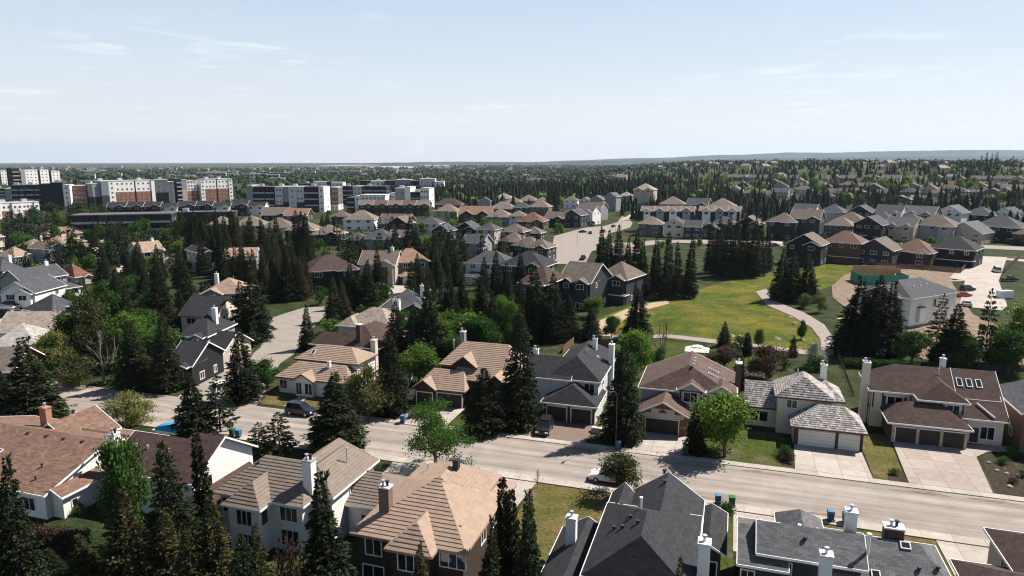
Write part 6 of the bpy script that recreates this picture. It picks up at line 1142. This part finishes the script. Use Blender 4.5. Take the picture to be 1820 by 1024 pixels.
for lab, x, y, ty in [('dark spruce cluster top beside the tan hip roofed house, left', 573, 408, 382), ('dark spruce beside the tan hip roofed white-walled house', 583, 410, 378), ('dark spruce right of its twin behind the tan row', 592, 408, 384), ('large dark spruce before the tall taupe gable', 728, 462, 386), ('dark spruce left of the large one before the taupe gable', 702, 456, 402), ('spruce in front of the slate gabled houses', 775, 470, 412), ('spruce right before the slate gabled houses', 800, 474, 408), ('spruce before the grey sided house', 822, 480, 418), ('dark spruce at the white house corner', 760, 478, 424), ('big dark spruce in the middle of the centre houses', 984, 380, 330), ('second big dark spruce in the middle of the centre houses', 975, 382, 338), ('dark spruce left of the slate house', 690, 470, 420), ('tall spruce by the slate house', 745, 468, 405), ('spruce below the large tan hip roof', 650, 470, 424), ('spruce left of that tan hip roof', 630, 468, 428), ('spruce right of the pale house', 790, 500, 440), ('spruce left of the orange hip house', 780, 505, 452), ('spruce at the foot of the pale house', 812, 508, 452), ('dark spruce behind the orange hip house', 772, 490, 430), ('spruce behind the slate teal bungalow', 762, 560, 478)]: tp('spruce', lab, x, y, ty, (y-ty)*.5)
for grp, lab, kd, n, box, hr, wm in [('spruces of the corner gardens', 'dark spruce among the gardens left of the side street', 'spruce', 12, (130, 420, 520, 640), (9, 15), .21), ('leafy trees of the corner gardens', 'leafy tree among the gardens left of the side street', 'mid', 14, (90, 400, 540, 660), (5, 9), .45), ('olive trees of the corner gardens', 'olive tree among the gardens left of the side street', 'olive', 9, (90, 330, 560, 660), (5, 8), .45),
 ('spruces of the tan roofed cluster', 'spruce close to the tan and slate roofs on the left', 'spruce', 18, (0, 400, 440, 530), (9, 14), .21), ('spruces of the middle gardens', 'spruce in the gardens between cul-de-sac and meadow', 'spruce', 16, (640, 930, 520, 640), (9, 14), .22), ('leafy trees of the middle gardens', 'leafy tree in the gardens between cul-de-sac and meadow', 'mid', 14, (660, 930, 560, 660), (4.5, 8), .5), ('green trees of the middle gardens', 'bright leafy tree in the gardens between cul-de-sac and meadow', 'green', 7, (700, 1060, 560, 650), (4, 6.5), .5), ('spruces at the slate houses', 'spruce between the slate roofed houses', 'far', 22, (600, 860, 430, 500), (9, 14), .21), ('trees above the black block', 'dark tree on the green before the black apartment blocks', 'farmid', 16, (-10, 190, 384, 408), (6, 10), .45), ('spruces above the black block', 'spruce on the green before the black apartment blocks', 'far', 10, (0, 180, 384, 412), (9, 13), .21), ('shrubs by the meadow bed', 'dark shrub in the beds along the near edge of the meadow', 'bush', 16, (1060, 1480, 618, 660), (1.2, 2.6), .6), ('trees behind the right houses', 'leafy tree behind the houses right of the building site', 'mid', 8, (1600, 1820, 620, 660), (4, 7), .5)]:
    scatter(kd, grp, lab, n, box, hr, wm)
row('far', 'tall spruces on the right skyline', 'tall spruce on the skyline above the right rows, #', [(1742, 304, 276), (1752, 304, 271), (1760, 303, 274), (1768, 304, 270), (1702, 306, 281), (1798, 306, 277)], .3)
# woods too far to count: real little trees merged per wood
def wood_mass(name, label, mats, n, fn, seed, leafy=False, kk=0):
    rng = np.random.default_rng(seed); Q = []
    P = [q for q in (fn(rng) for _ in range(n)) if q]
    for (x, y, h, r) in P:
        k = kk or (10 if not leafy else 12); q_ = (34/k)**.5 if kk else 1.; z0 = T(x, y)
        if leafy:
            d = rng.normal(size=(k, 3)); d /= np.linalg.norm(d, axis=1)[:, None]; B = d*np.array([r, r, h*.42])*rng.uniform(.75 if not kk else .5, 1., (k, 1))+np.array([0, 0, h*.55])
            D = rng.normal(size=(k, 3)); D /= np.linalg.norm(D, axis=1)[:, None]; Ln = np.full(k, r*.8*q_); Wd = np.full(k, r*.3*q_)
        else:
            t = rng.uniform(.04, .97, k)**1.15; a = rng.uniform(0, 6.283, k); rr = r*(1-t)*rng.uniform(.35, .8, k); B = np.stack([np.cos(a)*rr, np.sin(a)*rr, t*h], 1)
            D = np.stack([np.cos(a), np.sin(a), np.full(k, -.5)], 1); Ln = r*(1.15-t)*.8*q_; Wd = r*.3*(1.1-t)*q_
            B = np.concatenate([B, [[0, 0, h*.86], [0, 0, h*.83]]]); D = np.concatenate([D, [[.1, 0, 1], [-.05, .1, 1]]]); Ln = np.append(Ln, [h*.14, h*.15]); Wd = np.append(Wd, [r*.1, r*.1])
        if not kk:       # a solid jagged core: stacked skirts for a spruce, a lumpy ball for a leafy crown
            core = []; m_ = 7 if not leafy else 8; a_ = np.arange(m_)*6.283/m_+rng.uniform(0, 6)
            if leafy: lv = [(.12, .45), (.3, .95), (.55, 1.), (.8, .72), (.98, .12)]
            else: lv = [(.05, 1.), (.36, .42), (.3, .78), (.62, .28), (.55, .52), (.97, .02)]
            rg_ = [np.stack([np.cos(a_)*r*q*rng.uniform(.72, 1.18, m_), np.sin(a_)*r*q*rng.uniform(.72, 1.18, m_), h*(z+rng.uniform(-.035, .035, m_))], 1) for z, q in lv]
            for l0, l1 in (zip(range(4), range(1, 5)) if leafy else ((0, 1), (2, 3), (4, 5))):
                u0, u1 = rg_[l0], rg_[l1]; core.append(np.stack([u0, np.roll(u0, -1, 0), np.roll(u1, -1, 0), u1], 1))
            Q.append(np.concatenate(core)+np.array([x, y, z0]))
        q = kites(rng, B, D, Ln, Wd, .1); q += np.array([x, y, z0]); Q.append(q)
    o = link(name, mesh_np(name, np.concatenate(Q), mats)); return tag(o, label, kind='stuff')
def polar(r0, r1, a0, a1, hr, wm, chk=False):
    def f(rng):
        while 1:
            r = r0*(r1/r0)**rng.uniform(0, 1); a = rng.uniform(a0, a1)
            x, y = r*math.sin(math.radians(a)), r*math.cos(math.radians(a)); h = rng.uniform(*hr)
            if chk and r < 1400 and not free(x, y, 3.) : continue
            if chk and r < 1400 and not free(x*(1+14/r), y*(1+14/r), 2.) : continue
            return x, y, h, h*wm*rng.uniform(.8, 1.2)
    return f
def quad(x0, x1, y0, y1, hr, wm, m=1.):
    def f(rng):
        for _ in range(20):
            p = at(rng.uniform(x0, x1), rng.uniform(y0, y1))
            if free(p.x, p.y, m): h = rng.uniform(*hr); return p.x, p.y, h, h*wm*rng.uniform(.8, 1.2)
    return f
for sd_, (lab, mk, n, q, lf) in enumerate([('small trees filling the gardens on the left', 'town', 90, (0, 420, 395, 470, (3.5, 7), .45), True), ('spruces filling the gardens on the left', 'spruce', 70, (0, 420, 395, 480, (8, 13), .21), False), ('shrubs and small trees filling the middle gardens', 'mid', 70, (560, 940, 420, 640, (2.5, 5), .5), True), ('spruces filling the gardens between the centre houses', 'spruce', 90, (560, 960, 385, 500, (7, 12), .21), False), ('undergrowth and shrubs of the left gardens', 'town', 120, (0, 460, 480, 690, (2, 5), .5), True),
  ('spruces below the houses on the rise', 'spruce', 90, (1330, 1820, 352, 374, (9, 14), .21), False), ('spruces among the houses on the rise', 'spruce', 90, (1250, 1820, 312, 352, (10, 16), .21), False), ('small trees between the right rows', 'town', 60, (1340, 1820, 395, 445, (2.5, 4.5), .5), True), ('small trees between the centre rows', 'mid', 80, (760, 1080, 345, 420, (2.5, 5), .5), True), ('trees between the flats', 'town', 120, (0, 800, 340, 384, (4, 8), .45), True)]): wood_mass('garden_tree_mass', lab, [LM[mk]], n, quad(*q), 40+sd_, lf, 150)
wood_mass('distant_spruce_wood', 'dark spruce woods covering the rise and the middle distance', [LM['spruce']], 2300, polar(560, 2300, -8, 42, (8, 14), .22, True), 1)
wood_mass('distant_spruce_wood', 'dense dark spruce belt behind the apartments and the centre houses', [LM['spruce']], 1100, polar(640, 900, -12, 13, (11, 17), .2), 2)
wood_mass('spruce_belt_wood', 'dense dark spruce belt between the right rows and the rise', [LM['spruce']], 260, polar(450, 560, 9, 41, (9, 13), .22, True), 11)
wood_mass('distant_leafy_wood', 'green leafy trees scattered through the far woods', [LM['green']], 200, polar(600, 1700, -6, 40, (6, 10), .45, True), 3, True)
wood_mass('distant_leafy_wood', 'yellowish leafy trees scattered through the far woods', [LM['yellow']], 70, polar(560, 1500, 8, 40, (5, 9), .45, True), 4, True)
wood_mass('distant_town_trees', 'grey-green tree cover of the far town on the left', [LM['town']], 2600, polar(780, 4200, -42, 8, (7, 13), .5), 5, True)
wood_mass('distant_town_trees', 'spruces through the far town on the left', [LM['spruce']], 1400, polar(780, 3600, -42, 8, (8, 14), .22), 6)
wood_mass('distant_town_trees', 'tree cover on the farther plateau', [LM['town']], 3400, polar(1900, 6500, -5, 42, (9, 14), .6), 7, True)
# far town: low pale buildings one can still tell apart on the left
FT = [(432, 446, 322, 310, 'blue'), (444, 460, 322, 309, 'white'), (458, 474, 322, 310, 'slateb'), (474, 496, 322, 311, 'greyw'), (480, 506, 326, 317, 'white'), (486, 512, 318, 308, 'slateb'), (500, 516, 318, 311, 'greyw'), (352, 400, 318, 308, 'greyw'), (368, 420, 312, 305, 'greyw'), (396, 424, 316, 309, 'blue'), (288, 318, 313, 306, 'greyw'), (178, 214, 314, 309, 'white'), (300, 330, 318, 312, 'pale'), (536, 560, 311, 305, 'white'), (566, 600, 310, 305, 'brickred'), (604, 640, 309, 304, 'pale'), (690, 720, 308, 304, 'white'), (150, 168, 320, 310, 'pale'), (110, 128, 332, 322, 'taupew'), (128, 160, 334, 323, 'cream'), (160, 178, 340, 326, 'cream'), (1514, 1540, 287, 281, 'white'), (1552, 1574, 286, 281, 'white')]
CW = dict(white='white', pale='pale', blue='blue-grey', slateb='dark slate', greyw='grey', brickred='red', taupew='taupe', cream='cream')
FT.sort()
for i, (a_, b_, c_, d_, w_) in enumerate(FT):
    p = at((a_+b_)/2, c_); h = height(p, d_); w = (b_-a_)*mpp(p); phi = math.atan2(p.x, p.y)
    o = thing('distant_building', f'far {CW[w_]} flat-roofed building in the town, {nth(i, len(FT)) if i < 16 else ORD[len(FT)-1-i].replace("leftmost", "rightmost")+("" if i == len(FT)-1 else " from the right")}', 'building', p, -phi-.12, 'far town buildings')
    m = MB(); m.box(-w/2, w/2, 0, max(14., w*.4), -4, h); m.build('wall', wallmat(w_), o); m = MB(); m.box(-w/2-.3, w/2+.3, -.3, max(14., w*.4)+.3, h, h+.8); m.build('roof', mat('parapet_roof', (.42, .42, .42), var=.1), o)
    n = max(2, int(w/9)); f_ = max(1, int(h/6))
    for k in range(n):
        for j in range(f_): m = MB(); m.box(-w/2+w*(k+.2)/n, -w/2+w*(k+.8)/n, -.15, -.01, h*(j+.3)/f_, h*(j+.75)/f_); m.build('window', GLASS, o)
# suburbs beyond counting: small gabled houses merged
rng = np.random.default_rng(21)
for nm, lab, cols, rc, n, r0, r1, a0, a1 in [('distant_suburb', 'pale houses of the far suburb on the left plain', 'beige', 'taupe', 110, 1400, 5200, -42, 4), ('distant_suburb', 'grey roofed houses of the far suburb', 'greyw', 'grey', 130, 1500, 5600, -42, 40), ('distant_suburb', 'pale houses among the woods on the rise', 'beige', 'stan', 36, 900, 2000, 8, 42)]:
    wbm, rbm = MB(), MB()
    for _ in range(n):
        r = r0*(r1/r0)**rng.uniform(0, 1); a = math.radians(rng.uniform(a0, a1)); x, y = r*math.sin(a), r*math.cos(a); s = rng.uniform(.8, 1.5)*(1+.35*(r > 2200)); M = Matrix.Translation((x, y, T(x, y))) @ Matrix.Rotation(rng.uniform(-.7, .7), 4, 'Z')
        wbm.cur = 0; wbm.box(-6*s, 6*s, -4.5*s, 4.5*s, -3, 5.5*s, M); wbm.cur = 1; e, rz_ = 5.5*s, 8.4*s
        P = [M @ Vector(q) for q in ((-6.4*s, -5*s, e), (6.4*s, -5*s, e), (6.4*s, 5*s, e), (-6.4*s, 5*s, e), (-4*s, 0, rz_), (4*s, 0, rz_))]
        for q in ((0, 1, 5, 4), (2, 3, 4, 5), (1, 2, 5), (3, 0, 4)): wbm.face([P[k] for k in q])
    tag(wbm.build(nm, [mat('far_wall_'+cols, WC[cols]), mat('far_roof_'+rc, RC[rc])]), lab, kind='stuff')
# ---------------------------------------------------------------- hills and the far water
HM = mat('hill_pasture', (.018, .030, .020), col2=(.075, .078, .05), rough=1., scale=.0016, spec=.0)
def hills(label, D, prof, depth, seed):
    m = MB(); rg = random.Random(seed); xs_ = list(range(prof[0][0], prof[-1][0]+1, 12)); C = []
    for x in xs_:
        for (xa, ya), (xb, yb) in zip(prof, prof[1:]):
            if xa <= x <= xb: y = ya+(yb-ya)*(x-xa)/(xb-xa)
        d = ray(x, y+rg.uniform(-.35, .35)); t = D/d[1]; C.append(Vector((d[0]*t, D, CAMZ+d[2]*t)))
    rows = []
    for f, g in ((-1., 0.), (-.55, .34), (-.25, .72), (-.08, .95), (0, 1.), (.5, .7), (1., 0.)):
        rows.append([Vector((c.x*(1+f*depth/D), D+f*depth*(1+.25*math.sin(c.x*.0021+seed)), -12+(c.z+12)*g+(rg.uniform(-.03, .03)*(c.z+12) if 0 < g < .9 else 0))) for c in C])
    for j in range(len(rows)-1):
        for i in range(len(C)-1): m.face([rows[j][i], rows[j][i+1], rows[j+1][i+1], rows[j+1][i]])
    o = m.build('hills', HM)
    for p_ in o.data.polygons: p_.use_smooth = True
    tag(o, label, kind='structure')
hills('low far ridge along the horizon', 113000., [(-900, 292), (0, 290.5), (200, 289.5), (300, 288.5), (420, 286), (600, 284.5), (800, 282.5), (900, 281.5), (1000, 282.5), (1100, 280), (1200, 275), (1270, 272), (1330, 268), (1360, 266), (1400, 269), (1480, 271), (1560, 267), (1640, 261.5), (1690, 265), (1760, 264), (1850, 263), (2700, 272)], 1800., 1)
hills('nearer rolling hills on the right', 13000., [(860, 292), (1000, 286), (1120, 281.5), (1200, 280), (1260, 276), (1320, 275), (1400, 271), (1480, 271.5), (1560, 269), (1640, 268), (1720, 266.5), (1850, 267), (2600, 275)], 1500., 2)
hills('low middle hills at centre', 8800., [(300, 293), (420, 291), (620, 290), (800, 287.5), (950, 288), (1080, 286), (1240, 284), (1420, 281), (1600, 279), (1850, 278), (2500, 284)], 900., 3)
def sheet(name, label, px, z, m): return tag(MBf([at(float(a), float(b), z) for a, b in (q.split(',') for q in px.split())]).build(name, m), label, kind='structure')
def MBf(p): m = MB(); m.face(p); return m
WAT = mat('far_water', (.25, .29, .33), rough=.25, spec=.6, var=.1, scale=.002)
sheet('reservoir', 'pale strip of reservoir water far on the plain', '650,296.4 700,295.2 742,296.2 746,298 700,299.6 664,298.6', .8, WAT)
sheet('fields', 'pale dry fields far on the plain', '740,292.6 880,291.6 960,292.4 900,294 760,295', .7, mat('dry_field', (.34, .29, .2), col2=(.2, .2, .12), scale=.004))
sheet('fields', 'pale field strips left of the reservoir', '560,293.6 640,292.8 690,293.6 600,295', .7, mat('dry_field', (.34, .29, .2), col2=(.2, .2, .12), scale=.004))
# ---------------------------------------------------------------- the air
hz = MB(); hz.box(-30500, 30500, -300, 21500, -14, 470); ho = hz.build('haze', None or bpy.data.materials.new('haze_air')); tag(ho, 'thin pale blue air over the whole plain', kind='stuff')
hm = ho.data.materials[0]; hm.use_nodes = True; t = hm.node_tree; t.nodes.clear(); pv = N(t, 'ShaderNodeVolumePrincipled'); pv.inputs['Color'].default_value = (.62, .78, 1., 1); pv.inputs['Density'].default_value = 3.3e-5; pv.inputs['Anisotropy'].default_value = .2
ou = N(t, 'ShaderNodeOutputMaterial'); L(t, pv.outputs[0], ou.inputs['Volume'])
